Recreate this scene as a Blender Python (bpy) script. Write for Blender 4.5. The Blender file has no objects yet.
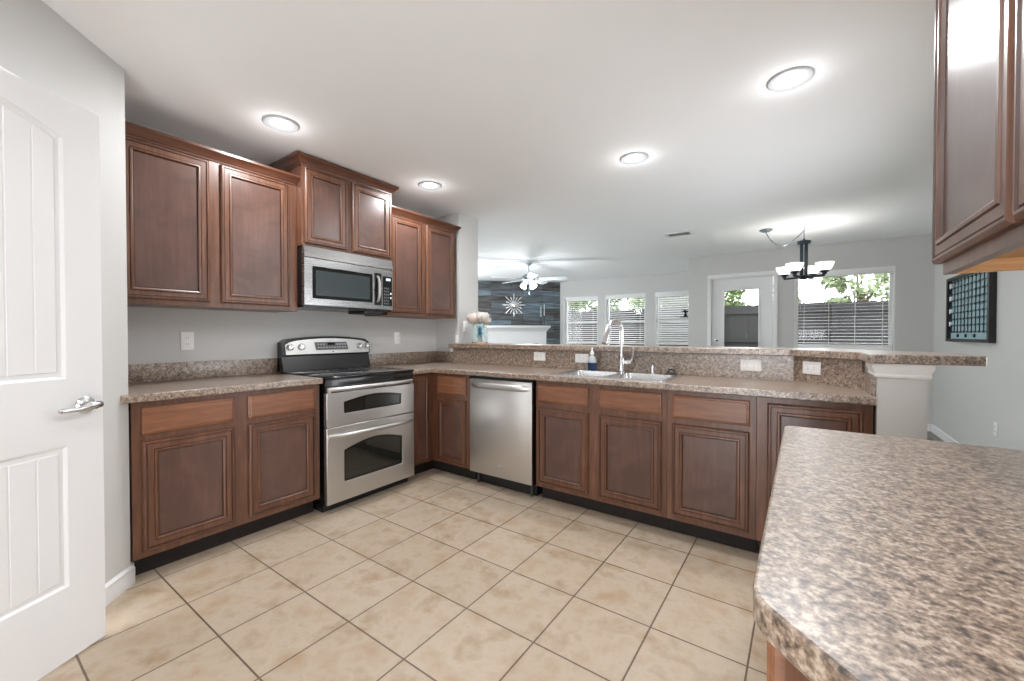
import bpy, bmesh, math, random
from math import radians, sin, cos, pi
from mathutils import Vector, Matrix
from mathutils.geometry import tessellate_polygon

sc = bpy.context.scene
COL = sc.collection
random.seed(7)

# ------------------------------------------------------------------ camera
cd = bpy.data.cameras.new('camera')
cam = bpy.data.objects.new('camera', cd)
COL.objects.link(cam)
cam.location = (3.2347, -1.504, 1.1984)
cam.rotation_euler = (radians(90 - 0.7708), 0, radians(35.206))
cd.sensor_fit = 'HORIZONTAL'
cd.sensor_width = 36.0
cd.lens = 36.0 * 411.76 / 1024.0
cd.clip_start = 0.02
cd.clip_end = 200
sc.camera = cam

# ------------------------------------------------------------------ world, exposure
sc.view_settings.view_transform = 'Standard'
sc.view_settings.look = 'None'
sc.view_settings.exposure = 0.16
sc.view_settings.gamma = 1.0
sc.view_settings.use_curve_mapping = False
wd = bpy.data.worlds.new('sky')
sc.world = wd
wd.use_nodes = True
bg = wd.node_tree.nodes['Background']
bg.inputs['Color'].default_value = (0.93, 0.96, 1.0, 1)
bg.inputs['Strength'].default_value = 7.6
cy = sc.cycles
cy.use_denoising = True
cy.max_bounces = 10
cy.diffuse_bounces = 6
cy.glossy_bounces = 4
cy.transparent_max_bounces = 24
cy.sample_clamp_indirect = 6.0
cy.caustics_reflective = False
cy.caustics_refractive = False

CAN_DISC = 12.5       # W, the disc of each recessed can
CAN_BULB = 0.9       # W, the bulb below it
H = 2.455

# ------------------------------------------------------------------ materials
def srgb(r, g, b):
    f = lambda c: (c / 255 / 12.92) if c / 255 <= 0.04045 else ((c / 255 + 0.055) / 1.055) ** 2.4
    return (f(r), f(g), f(b), 1)

def newmat(name):
    m = bpy.data.materials.new(name)
    m.use_nodes = True
    nt = m.node_tree
    return m, nt, nt.nodes['Principled BSDF']

def N(nt, kind, **kw):
    n = nt.nodes.new(kind)
    for k, v in kw.items():
        if k in n.inputs:
            n.inputs[k].default_value = v
        else:
            setattr(n, k, v)
    return n

def plain(name, col, rough=0.5, metal=0.0, coat=0.0, bump=0.0, bscale=200, spec=None, var=0.04):
    m, nt, b = newmat(name)
    b.inputs['Roughness'].default_value = rough
    b.inputs['Metallic'].default_value = metal
    b.inputs['Coat Weight'].default_value = coat
    if spec is not None:
        b.inputs['Specular IOR Level'].default_value = spec
    tc = N(nt, 'ShaderNodeTexCoord')
    no = N(nt, 'ShaderNodeTexNoise', Scale=6.0, Detail=3.0)
    nt.links.new(tc.outputs['Object'], no.inputs['Vector'])
    mx = N(nt, 'ShaderNodeMix', data_type='RGBA')
    mx.inputs['A'].default_value = tuple(c * (1 - var) for c in col[:3]) + (1,)
    mx.inputs['B'].default_value = tuple(min(1, c * (1 + var)) for c in col[:3]) + (1,)
    nt.links.new(no.outputs['Fac'], mx.inputs['Factor'])
    nt.links.new(mx.outputs['Result'], b.inputs['Base Color'])
    if bump:
        n2 = N(nt, 'ShaderNodeTexNoise', Scale=bscale, Detail=2.0)
        nt.links.new(tc.outputs['Object'], n2.inputs['Vector'])
        bp = N(nt, 'ShaderNodeBump', Strength=bump, Distance=0.002)
        nt.links.new(n2.outputs['Fac'], bp.inputs['Height'])
        nt.links.new(bp.outputs['Normal'], b.inputs['Normal'])
    return m

def ramp(nt, stops, interp='LINEAR'):
    r = N(nt, 'ShaderNodeValToRGB')
    cr = r.color_ramp
    cr.interpolation = interp
    while len(cr.elements) < len(stops):
        cr.elements.new(0.5)
    for e, (p, c) in zip(cr.elements, stops):
        e.position = p
        e.color = c
    return r

def wood(name, dark, mid, light, rough=0.34, axis='z', coat=0.25, blot=0.5):
    m, nt, b = newmat(name)
    tc = N(nt, 'ShaderNodeTexCoord')
    mp = N(nt, 'ShaderNodeMapping')
    mp.inputs['Scale'].default_value = (22, 22, 1.6) if axis == 'z' else (1.8, 1.8, 26)
    nt.links.new(tc.outputs['Object'], mp.inputs['Vector'])
    n1 = N(nt, 'ShaderNodeTexNoise', Scale=2.2, Detail=7.0, Roughness=0.62, Distortion=0.5)
    nt.links.new(mp.outputs['Vector'], n1.inputs['Vector'])
    r1 = ramp(nt, [(0.30, dark), (0.52, mid), (0.74, light)])
    nt.links.new(n1.outputs['Fac'], r1.inputs['Fac'])
    n2 = N(nt, 'ShaderNodeTexNoise', Scale=5.0, Detail=3.0, Distortion=1.2)
    nt.links.new(tc.outputs['Object'], n2.inputs['Vector'])
    r2 = ramp(nt, [(0.38, (0, 0, 0, 1)), (0.66, (1, 1, 1, 1))])
    nt.links.new(n2.outputs['Fac'], r2.inputs['Fac'])
    ml = N(nt, 'ShaderNodeMath', operation='MULTIPLY')
    ml.inputs[1].default_value = blot
    nt.links.new(r2.outputs['Color'], ml.inputs[0])
    mx = N(nt, 'ShaderNodeMix', data_type='RGBA')
    nt.links.new(ml.outputs[0], mx.inputs['Factor'])
    nt.links.new(r1.outputs['Color'], mx.inputs['A'])
    mx.inputs['B'].default_value = tuple(0.55 * c for c in mid[:3]) + (1,)
    nt.links.new(mx.outputs['Result'], b.inputs['Base Color'])
    b.inputs['Roughness'].default_value = rough
    b.inputs['Coat Weight'].default_value = coat
    b.inputs['Coat Roughness'].default_value = 0.30
    bp = N(nt, 'ShaderNodeBump', Strength=0.08, Distance=0.002)
    nt.links.new(n1.outputs['Fac'], bp.inputs['Height'])
    nt.links.new(bp.outputs['Normal'], b.inputs['Normal'])
    return m

def granite(name, cols, scale=95.0, rough=0.3, coat=0.3):
    m, nt, b = newmat(name)
    tc = N(nt, 'ShaderNodeTexCoord')
    vo = N(nt, 'ShaderNodeTexVoronoi', Scale=scale * 0.8)
    nt.links.new(tc.outputs['Object'], vo.inputs['Vector'])
    sp = N(nt, 'ShaderNodeSeparateColor')
    nt.links.new(vo.outputs['Color'], sp.inputs['Color'])
    n1 = N(nt, 'ShaderNodeTexNoise', Scale=scale * 0.36, Detail=3.0, Roughness=0.6)
    nt.links.new(tc.outputs['Object'], n1.inputs['Vector'])
    n2 = N(nt, 'ShaderNodeTexNoise', Scale=scale * 0.95, Detail=3.0, Roughness=0.65)
    nt.links.new(tc.outputs['Object'], n2.inputs['Vector'])
    m0 = N(nt, 'ShaderNodeMath', operation='MULTIPLY_ADD')
    nt.links.new(sp.outputs[0], m0.inputs[0]); m0.inputs[1].default_value = 0.16; m0.inputs[2].default_value = -1.20
    m1 = N(nt, 'ShaderNodeMath', operation='MULTIPLY_ADD')
    nt.links.new(n1.outputs['Fac'], m1.inputs[0]); m1.inputs[1].default_value = 1.40
    nt.links.new(m0.outputs[0], m1.inputs[2])
    m2 = N(nt, 'ShaderNodeMath', operation='MULTIPLY_ADD')
    nt.links.new(n2.outputs['Fac'], m2.inputs[0]); m2.inputs[1].default_value = 1.85
    nt.links.new(m1.outputs[0], m2.inputs[2])
    r = ramp(nt, cols)
    nt.links.new(m2.outputs[0], r.inputs['Fac'])
    nt.links.new(r.outputs['Color'], b.inputs['Base Color'])
    b.inputs['Roughness'].default_value = rough
    b.inputs['Coat Weight'].default_value = coat
    b.inputs['Coat IOR'].default_value = 1.75
    b.inputs['Coat Roughness'].default_value = 0.33
    return m

def steel(name, col=(0.56, 0.56, 0.56, 1), rough=0.3, axis='h'):
    m, nt, b = newmat(name)
    tc = N(nt, 'ShaderNodeTexCoord')
    mp = N(nt, 'ShaderNodeMapping')
    mp.inputs['Scale'].default_value = (1.5, 1.5, 220) if axis == 'h' else (220, 220, 1.5)
    nt.links.new(tc.outputs['Object'], mp.inputs['Vector'])
    n = N(nt, 'ShaderNodeTexNoise', Scale=3.0, Detail=3.0)
    nt.links.new(mp.outputs['Vector'], n.inputs['Vector'])
    mr = N(nt, 'ShaderNodeMapRange')
    mr.inputs['To Min'].default_value = rough - 0.06
    mr.inputs['To Max'].default_value = rough + 0.08
    nt.links.new(n.outputs['Fac'], mr.inputs['Value'])
    nt.links.new(mr.outputs['Result'], b.inputs['Roughness'])
    b.inputs['Base Color'].default_value = col
    b.inputs['Metallic'].default_value = 1.0
    bp = N(nt, 'ShaderNodeBump', Strength=0.05, Distance=0.001)
    nt.links.new(n.outputs['Fac'], bp.inputs['Height'])
    nt.links.new(bp.outputs['Normal'], b.inputs['Normal'])
    return m

def emit(name, col, strength):
    m, nt, b = newmat(name)
    b.inputs['Base Color'].default_value = (0.8, 0.8, 0.8, 1)
    b.inputs['Emission Color'].default_value = col
    b.inputs['Emission Strength'].default_value = strength
    return m

def pane_mat(name, tint=(1, 1, 1, 1), refl=0.06):
    m, nt, b = newmat(name)
    out = nt.nodes['Material Output']
    tr = N(nt, 'ShaderNodeBsdfTransparent')
    tr.inputs['Color'].default_value = tint
    gl = N(nt, 'ShaderNodeBsdfGlossy', Roughness=0.02)
    fr = N(nt, 'ShaderNodeFresnel', IOR=1.28)
    mx = N(nt, 'ShaderNodeMixShader')
    nt.links.new(fr.outputs[0], mx.inputs[0])
    nt.links.new(tr.outputs[0], mx.inputs[1])
    nt.links.new(gl.outputs[0], mx.inputs[2])
    nt.links.new(mx.outputs[0], out.inputs['Surface'])
    nt.nodes.remove(b)
    return m

def tile_mat():
    m, nt, b = newmat('floor_tile')
    tc = N(nt, 'ShaderNodeTexCoord')
    mp = N(nt, 'ShaderNodeMapping')
    mp.inputs['Location'].default_value = (-0.999 + 0.347 * 20, -0.190 + 0.347 * 20, 0)
    nt.links.new(tc.outputs['Object'], mp.inputs['Vector'])
    br = N(nt, 'ShaderNodeTexBrick', offset=0.0, squash=1.0)
    br.inputs['Scale'].default_value = 1.0
    br.inputs['Brick Width'].default_value = 0.347
    br.inputs['Row Height'].default_value = 0.347
    br.inputs['Mortar Size'].default_value = 0.0036
    br.inputs['Mortar Smooth'].default_value = 0.1
    br.inputs['Bias'].default_value = 0.0
    br.inputs['Color1'].default_value = srgb(181, 167, 149)
    br.inputs['Color2'].default_value = srgb(175, 160, 141)
    br.inputs['Mortar'].default_value = srgb(104, 88, 72)
    nt.links.new(mp.outputs['Vector'], br.inputs['Vector'])
    n1 = N(nt, 'ShaderNodeTexNoise', Scale=5.0, Detail=7.0, Roughness=0.65, Distortion=0.15)
    nt.links.new(tc.outputs['Object'], n1.inputs['Vector'])
    r = ramp(nt, [(0.32, srgb(226, 211, 192)), (0.5, (1, 1, 1, 1)), (0.70, srgb(238, 222, 204))])
    nt.links.new(n1.outputs['Fac'], r.inputs['Fac'])
    mx = N(nt, 'ShaderNodeMix', data_type='RGBA', blend_type='MULTIPLY')
    mx.inputs['Factor'].default_value = 1.0
    nt.links.new(br.outputs['Color'], mx.inputs['A'])
    nt.links.new(r.outputs['Color'], mx.inputs['B'])
    nt.links.new(mx.outputs['Result'], b.inputs['Base Color'])
    b.inputs['Roughness'].default_value = 0.42
    iv = N(nt, 'ShaderNodeMath', operation='SUBTRACT')
    iv.inputs[0].default_value = 1.0
    nt.links.new(br.outputs['Fac'], iv.inputs[1])
    bp = N(nt, 'ShaderNodeBump', Strength=0.5, Distance=0.003)
    nt.links.new(iv.outputs[0], bp.inputs['Height'])
    nt.links.new(bp.outputs['Normal'], b.inputs['Normal'])
    return m

def plank_mat():
    m, nt, b = newmat('weathered_planks')
    tc = N(nt, 'ShaderNodeTexCoord')
    sx = N(nt, 'ShaderNodeSeparateXYZ')
    cx = N(nt, 'ShaderNodeCombineXYZ')
    nt.links.new(tc.outputs['Object'], sx.inputs[0])
    nt.links.new(sx.outputs['X'], cx.inputs['X'])
    nt.links.new(sx.outputs['Z'], cx.inputs['Y'])
    br = N(nt, 'ShaderNodeTexBrick', offset=0.37, squash=1.0)
    br.inputs['Scale'].default_value = 1.0
    br.inputs['Brick Width'].default_value = 0.75
    br.inputs['Row Height'].default_value = 0.14
    br.inputs['Mortar Size'].default_value = 0.003
    br.inputs['Bias'].default_value = 0.0
    br.inputs['Color1'].default_value = srgb(146, 162, 172)
    br.inputs['Color2'].default_value = srgb(100, 88, 80)
    br.inputs['Mortar'].default_value = srgb(25, 25, 28)
    nt.links.new(cx.outputs[0], br.inputs['Vector'])
    mp = N(nt, 'ShaderNodeMapping')
    mp.inputs['Scale'].default_value = (1.2, 1.2, 14)
    nt.links.new(tc.outputs['Object'], mp.inputs['Vector'])
    n = N(nt, 'ShaderNodeTexNoise', Scale=2.0, Detail=5.0)
    nt.links.new(mp.outputs['Vector'], n.inputs['Vector'])
    r = ramp(nt, [(0.3, srgb(120, 105, 96)), (0.5, srgb(190, 200, 206)), (0.72, srgb(250, 255, 255))])
    nt.links.new(n.outputs['Fac'], r.inputs['Fac'])
    mx = N(nt, 'ShaderNodeMix', data_type='RGBA', blend_type='MULTIPLY')
    mx.inputs['Factor'].default_value = 1.0
    nt.links.new(br.outputs['Color'], mx.inputs['A'])
    nt.links.new(r.outputs['Color'], mx.inputs['B'])
    nt.links.new(mx.outputs['Result'], b.inputs['Base Color'])
    b.inputs['Roughness'].default_value = 0.55
    return m

M = {}
M['wall'] = plain('wall_paint', srgb(201, 201, 199), 0.6, bump=0.5, bscale=90, var=0.01)
M['ceil'] = plain('ceiling_paint', srgb(244, 245, 246), 0.85, bump=0.1, bscale=120, var=0.01)
M['white'] = plain('white_trim_paint', srgb(232, 232, 232), 0.35, var=0.01)
M['door'] = plain('door_paint', srgb(229, 229, 230), 0.32, var=0.01)
M['tile'] = tile_mat()
M['nookfloor'] = wood('grey_plank_floor', srgb(88, 88, 78), srgb(112, 112, 100), srgb(130, 130, 116), 0.4, 'h')
M['frame'] = wood('cabinet_frame_wood', srgb(78, 48, 34), srgb(102, 66, 47), srgb(128, 87, 64), 0.36, blot=0.35)
M['panel'] = wood('cabinet_panel_wood', srgb(84, 57, 47), srgb(93, 65, 55), srgb(103, 74, 63), 0.30, coat=0.4, blot=0.75)
M['drawer'] = wood('drawer_front_wood', srgb(106, 66, 44), srgb(128, 83, 56), srgb(148, 99, 70), 0.36, 'h', blot=0.25)
M['glaze'] = wood('dark_glaze', srgb(50, 29, 21), srgb(64, 38, 28), srgb(78, 47, 34), 0.35, blot=0.2)
M['crown'] = wood('shaded_crown_wood', srgb(66, 38, 26), srgb(88, 52, 36), srgb(112, 68, 48), 0.34, 'h', blot=0.3)  # frame wood darkened to carry the shade on the crown
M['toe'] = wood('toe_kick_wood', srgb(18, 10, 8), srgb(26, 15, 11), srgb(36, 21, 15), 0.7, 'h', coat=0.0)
M['maple'] = wood('raw_maple_underside', srgb(178, 130, 82), srgb(200, 152, 100), srgb(214, 170, 120), 0.5, 'h', coat=0.0, blot=0.1)
GC = [(0.05, srgb(40, 34, 32)), (0.22, srgb(76, 62, 52)), (0.42, srgb(118, 99, 84)), (0.62, srgb(149, 129, 111)), (0.85, srgb(180, 165, 150))]
M['granite'] = granite('brown_speckled_laminate', GC, 135, 0.36, 0.85)
M['steel'] = steel('brushed_steel', (0.62, 0.61, 0.595, 1), 0.34)
M['steeld'] = steel('dim_reflection_steel', (0.40, 0.40, 0.40, 1), 0.26)  # same steel, darkened to stand in for the microwave's dim reflection
M['steelv'] = steel('brushed_steel_vertical', (0.60, 0.59, 0.575, 1), 0.32, 'v')
M['chrome'] = plain('chrome', (0.78, 0.78, 0.80, 1), 0.12, 1.0, var=0.0)
M['nickel'] = plain('satin_nickel', (0.66, 0.66, 0.66, 1), 0.22, 1.0, var=0.0)
M['sinksteel'] = plain('sink_steel', (0.68, 0.69, 0.70, 1), 0.26, 1.0, var=0.0)
M['black'] = plain('black_enamel', srgb(14, 14, 15), 0.25, coat=0.3, var=0.0)
M['blackglass'] = plain('black_glass', srgb(8, 8, 9), 0.06, coat=0.5, var=0.0)
M['ovenglass'] = plain('oven_window_glass', srgb(30, 31, 28), 0.04, coat=0.6, var=0.1)
M['mwglass'] = plain('microwave_window', srgb(52, 60, 62), 0.18, coat=0.4, var=0.05)
M['blackmatte'] = plain('black_plastic', srgb(20, 20, 21), 0.5, var=0.0)
M['grey'] = plain('grey_plastic', srgb(96, 98, 100), 0.4, var=0.0)
M['lightgrey'] = plain('pale_grey_plastic', srgb(176, 178, 180), 0.4, var=0.0)
M['plate'] = plain('white_plate_plastic', srgb(238, 238, 238), 0.3, var=0.0)
M['slot'] = plain('dark_slot', srgb(60, 60, 60), 0.6, var=0.0)
M['blind'] = plain('white_blind_slats', srgb(236, 236, 236), 0.4, var=0.01)
M['pane'] = pane_mat('window_glass')
M['planks'] = plank_mat()
M['lens'] = emit('recessed_lens', (1.0, 0.97, 0.93, 1), 9.0)
M['shade'] = emit('lit_white_glass', (1.0, 0.98, 0.95, 1), 1.6)
M['bulbshade'] = emit('lit_fan_glass', (0.92, 0.97, 1.0, 1), 4.0)
M['display'] = emit('blue_display', (0.25, 0.55, 1.0, 1), 0.5)
M['darkmetal'] = plain('dark_bronze_metal', srgb(30, 40, 48), 0.4, 0.5, var=0.0)
M['fanwhite'] = plain('fan_white', srgb(214, 222, 226), 0.4, var=0.0)
M['fanmetal'] = plain('fan_pewter', srgb(120, 135, 142), 0.35, 0.7, var=0.0)
M['teal'] = plain('pale_teal_board', srgb(150, 184, 192), 0.5, var=0.12)
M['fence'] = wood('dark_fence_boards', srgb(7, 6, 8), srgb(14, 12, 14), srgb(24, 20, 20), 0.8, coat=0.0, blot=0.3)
M['grass'] = plain('lawn', srgb(96, 108, 72), 0.9, bump=0.4, bscale=60, var=0.3)
M['leaf1'] = plain('tree_leaves', srgb(92, 112, 62), 0.6, var=0.3)
M['leaf2'] = plain('pale_tree_leaves', srgb(110, 124, 86), 0.6, var=0.3)
M['bark'] = plain('bark', srgb(92, 76, 60), 0.9, var=0.2)
M['petal'] = plain('blush_petals', srgb(254, 238, 230), 0.6, var=0.06)
M['petalw'] = plain('ivory_petals', srgb(255, 248, 243), 0.6, var=0.05)
M['stem'] = plain('green_stems', srgb(52, 104, 78), 0.5, var=0.2)
M['ribbon'] = plain('teal_ribbon', srgb(24, 92, 122), 0.5, var=0.1)
M['copper'] = plain('copper', srgb(206, 150, 110), 0.3, 0.6, var=0.05)
M['soap'] = plain('blue_soap', srgb(20, 52, 92), 0.1, coat=0.5, var=0.1)
M['clearsoap'] = plain('cloudy_plastic', srgb(176, 182, 184), 0.2, coat=0.4, var=0.02)
M['candle'] = plain('ivory_wax', srgb(214, 218, 218), 0.5, var=0.0)

# ------------------------------------------------------------------ mesh helpers
def bm_new():
    return bmesh.new()

def box(bm, x0, x1, y0, y1, z0, z1, bev=0.0, seg=2):
    vs = [bm.verts.new((x, y, z)) for x in (x0, x1) for y in (y0, y1) for z in (z0, z1)]
    v = lambda i, j, k: vs[i * 4 + j * 2 + k]
    fs = []
    for q in (((0,0,0),(0,0,1),(0,1,1),(0,1,0)), ((1,0,0),(1,1,0),(1,1,1),(1,0,1)), ((0,0,0),(1,0,0),(1,0,1),(0,0,1)),
              ((0,1,0),(0,1,1),(1,1,1),(1,1,0)), ((0,0,0),(0,1,0),(1,1,0),(1,0,0)), ((0,0,1),(1,0,1),(1,1,1),(0,1,1))):
        fs.append(bm.faces.new([v(*c) for c in q]))
    if bev:
        es = list({e for f in fs for e in f.edges})
        bmesh.ops.bevel(bm, geom=es, offset=bev, segments=seg, affect='EDGES', profile=0.5)
    return bm

def prism(bm, poly, z0, z1, holes=()):
    loops = [[Vector((p[0], p[1], 0)) for p in poly]] + [[Vector((p[0], p[1], 0)) for p in h] for h in holes]
    tris = tessellate_polygon(loops)
    flat = [p for l in loops for p in l]
    lo = [bm.verts.new((p.x, p.y, z0)) for p in flat]
    hi = [bm.verts.new((p.x, p.y, z1)) for p in flat]
    if not holes and len(poly) <= 64:
        bm.faces.new(lo); bm.faces.new(hi)
    else:
        for t in tris:
            bm.faces.new([lo[i] for i in t]); bm.faces.new([hi[i] for i in t])
    k = 0
    for l in loops:
        n = len(l)
        for i in range(n):
            a, b = k + i, k + (i + 1) % n
            bm.faces.new((lo[a], lo[b], hi[b], hi[a]))
        k += n
    return bm

def lathe(bm, prof, c=(0, 0, 0), seg=24, axis='z'):
    rings = []
    for r, h in prof:
        if r < 1e-6:
            p = {'z': (c[0], c[1], c[2] + h), 'x': (c[0] + h, c[1], c[2]), 'y': (c[0], c[1] + h, c[2])}[axis]
            rings.append([bm.verts.new(p)])
        else:
            ring = []
            for i in range(seg):
                a = 2 * pi * i / seg
                ca, sa = r * cos(a), r * sin(a)
                p = {'z': (c[0] + ca, c[1] + sa, c[2] + h), 'x': (c[0] + h, c[1] + ca, c[2] + sa), 'y': (c[0] + ca, c[1] + h, c[2] + sa)}[axis]
                ring.append(bm.verts.new(p))
            rings.append(ring)
    for a, b in zip(rings, rings[1:]):
        if len(a) == 1 and len(b) == 1:
            continue
        for i in range(seg):
            j = (i + 1) % seg
            if len(a) == 1: bm.faces.new((a[0], b[i], b[j]))
            elif len(b) == 1: bm.faces.new((a[i], a[j], b[0]))
            else: bm.faces.new((a[i], a[j], b[j], b[i]))
    return bm

def tube(bm, pts, r, seg=10, cap=True):
    pts = [Vector(p) for p in pts]
    rr = r if isinstance(r, (list, tuple)) else [r] * len(pts)
    rings = []
    up = None
    for i, p in enumerate(pts):
        t = (pts[min(i + 1, len(pts) - 1)] - pts[max(i - 1, 0)]).normalized()
        if up is None:
            up = Vector((0, 0, 1)) if abs(t.z) < 0.9 else Vector((1, 0, 0))
        s = t.cross(up).normalized()
        u = s.cross(t).normalized()
        up = u
        rings.append([bm.verts.new(p + (s * cos(2 * pi * k / seg) + u * sin(2 * pi * k / seg)) * rr[i]) for k in range(seg)])
    for a, b in zip(rings, rings[1:]):
        for k in range(seg):
            bm.faces.new((a[k], a[(k + 1) % seg], b[(k + 1) % seg], b[k]))
    if cap:
        bm.faces.new(rings[0]); bm.faces.new(rings[-1])
    return bm

def sweep(bm, path, prof, closed=False):
    """profile (out, z) along a plan path; out is to the right of the travel direction"""
    n = len(path)
    P = [Vector((p[0], p[1])) for p in path]
    rings = []
    for i in range(n):
        if closed or 0 < i < n - 1:
            d0 = (P[i] - P[i - 1]).normalized(); d1 = (P[(i + 1) % n] - P[i]).normalized()
            n0 = Vector((d0.y, -d0.x)); n1 = Vector((d1.y, -d1.x))
            m = (n0 + n1); m = m / max(1e-6, (1 + n0.dot(n1)))
        else:
            d = (P[1] - P[0]) if i == 0 else (P[-1] - P[-2])
            d.normalize(); m = Vector((d.y, -d.x))
        rings.append([bm.verts.new((P[i].x + m.x * o, P[i].y + m.y * o, z)) for o, z in prof])
    k = len(prof)
    pairs = list(zip(rings, rings[1:])) + ([(rings[-1], rings[0])] if closed else [])
    for a, b in pairs:
        for j in range(k):
            bm.faces.new((a[j], a[(j + 1) % k], b[(j + 1) % k], b[j]))
    if not closed:
        bm.faces.new(rings[0]); bm.faces.new(rings[-1])
    return bm

def xf(bm, fn):
    for v in bm.verts:
        v.co = fn(v.co)
    return bm

def obj(name, bm, mat, parent=None, local=False, smooth=True, bevel=0.0, ang=35):
    bmesh.ops.recalc_face_normals(bm, faces=bm.faces[:])
    if parent is not None and not local:
        root = parent
        while root.parent is not None:
            root = root.parent
        inv = (Matrix.Translation(root.location) @ root.rotation_euler.to_matrix().to_4x4()).inverted()
        bm.transform(inv)
    me = bpy.data.meshes.new(name)
    bm.to_mesh(me); bm.free()
    for m in (mat if isinstance(mat, (list, tuple)) else [mat]):
        me.materials.append(m)
    if smooth:
        for p in me.polygons:
            p.use_smooth = True
        me.set_sharp_from_angle(angle=radians(ang))
    o = bpy.data.objects.new(name, me)
    COL.objects.link(o)
    if parent is not None:
        o.parent = parent
    if bevel:
        md = o.modifiers.new('bevel', 'BEVEL')
        md.width = bevel; md.segments = 2; md.limit_method = 'ANGLE'; md.angle_limit = radians(40)
        md.harden_normals = False
    return o

def thing(name, label, cat, loc=(0, 0, 0), rz=0.0, group=None):
    o = bpy.data.objects.new(name, None)
    o.empty_display_size = 0.05
    COL.objects.link(o)
    o.location = loc; o.rotation_euler = (0, 0, rz)
    return tag(o, label, cat, group)

def tag(o, label, cat, group=None):
    o['label'] = label; o['category'] = cat
    if group: o['group'] = group
    return o

def struct(name, bm, mat, parent=None, **kw):
    o = obj(name, bm, mat, parent, **kw)
    if parent is None: o['kind'] = 'structure'
    return o

def dup(root, loc, label, rz=None, group=None):
    r = root.copy(); COL.objects.link(r); r.location = loc
    if rz is not None: r.rotation_euler = (0, 0, rz)
    r['label'] = label
    if group: r['group'] = group
    for ch in list(root.children):
        c = ch.copy(); COL.objects.link(c); c.parent = r
        for g in list(ch.children):
            d = g.copy(); COL.objects.link(d); d.parent = c
    return r

# ------------------------------------------------------------------ the setting
struct('floor', box(bm_new(), -3.4, 4.70, -3.0, 1.85, -0.05, 0.0), M['tile'], smooth=False)
struct('floor', box(bm_new(), -3.4, 4.70, 1.85, 7.35, -0.05, 0.0), M['nookfloor'], smooth=False)
struct('ceiling', box(bm_new(), -3.4, 4.70, -3.0, 7.35, H, H + 0.05), M['ceil'], smooth=False)

b = bm_new()
box(b, -0.12, 0.0, -0.955, 1.655, 0, H)
struct('wall_left', b, M['wall'], smooth=False)

T = Vector((0.7071, -0.7071)); TN = Vector((-0.7071, -0.7071))
WC = Vector((0.60, -0.955))
def seg45(t0, t1):
    a, c = WC + T * t0, WC + T * t1
    return [tuple(a), tuple(c), tuple(c + TN * 0.11), tuple(a + TN * 0.11)]
b = bm_new()
prism(b, [(0.0, -0.955), (0.60, -0.955), tuple(WC + T * 0.36), tuple(WC + T * 0.36 + TN * 0.11), (0.56, -1.06), (0.0, -1.06)], 0, H)
prism(b, seg45(1.10, 2.45), 0, H)
prism(b, seg45(0.36, 1.10), 2.07, H)
struct('wall_pantry', b, M['wall'], smooth=False)
b = bm_new()
prism(b, seg45(0.362, 0.375), 0, 2.068); prism(b, seg45(1.085, 1.098), 0, 2.068); prism(b, seg45(0.376, 1.084), 2.055, 2.068)
for t0, t1, z0, z1 in ((0.30, 0.36, 0, 2.105), (1.10, 1.16, 0, 2.105), (0.36, 1.10, 2.07, 2.105)):
    a, c = WC + T * t0, WC + T * t1
    o_ = -TN * 0.016
    prism(b, [tuple(a), tuple(c), tuple(c + o_), tuple(a + o_)], z0, z1)
struct('trim_1', b, M['white'], smooth=False)
bprof = lambda h: [(0, 0), (0.016, 0), (0.016, h - 0.035), (0.011, h - 0.022), (0.013, h - 0.012), (0.006, h - 0.003), (0, h)]
b = bm_new()
sweep(b, [tuple(WC + T * 0.295), (0.60, -0.955), (0.555, -0.945)][::1], bprof(0.09))
struct('baseboard_pantry', b, M['white'])
b = bm_new(); box(b, 2.1, 2.30, -3.0, -2.9, 0, H); box(b, 2.30, 3.80, -3.0, -2.9, 1.35, H); box(b, 3.80, 3.95, -3.0, -2.9, 0, H)
struct('wall_back', b, M['wall'], smooth=False)        # low opening added behind the camera to let fill daylight in
b = bm_new()
prism(b, [(3.84, -2.9), (3.95, -2.9), (3.95, -0.06), (4.70, -0.06), (4.70, 0.05), (3.84, 0.05)], 0, H)
struct('wall_right_kitchen', b, M['wall'], smooth=False)
b = bm_new(); box(b, 4.562, 4.70, 0.05, 0.35, 0, H); box(b, 4.562, 4.70, 2.75, 5.82, 0, H); box(b, 4.562, 4.70, 0.35, 0.90, 0, H)
box(b, 4.562, 4.70, 0.90, 2.75, 0, 0.25); box(b, 4.562, 4.70, 0.90, 2.75, 1.70, H)
struct('wall_right', b, M['wall'], smooth=False)

def holed_wall(name, x0, x1, y0, y1, holes, mat=None):
    """wall along x with rectangular openings (xa, xb, za, zb)"""
    b = bm_new()
    x = x0
    for xa, xb, za, zb in holes:
        box(b, x, xa, y0, y1, 0, H)
        if za > 0: box(b, xa, xb, y0, y1, 0, za)
        box(b, xa, xb, y0, y1, zb, H)
        x = xb
    box(b, x, x1, y0, y1, 0, H)
    return struct(name, b, mat or M['wall'], smooth=False)

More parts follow.
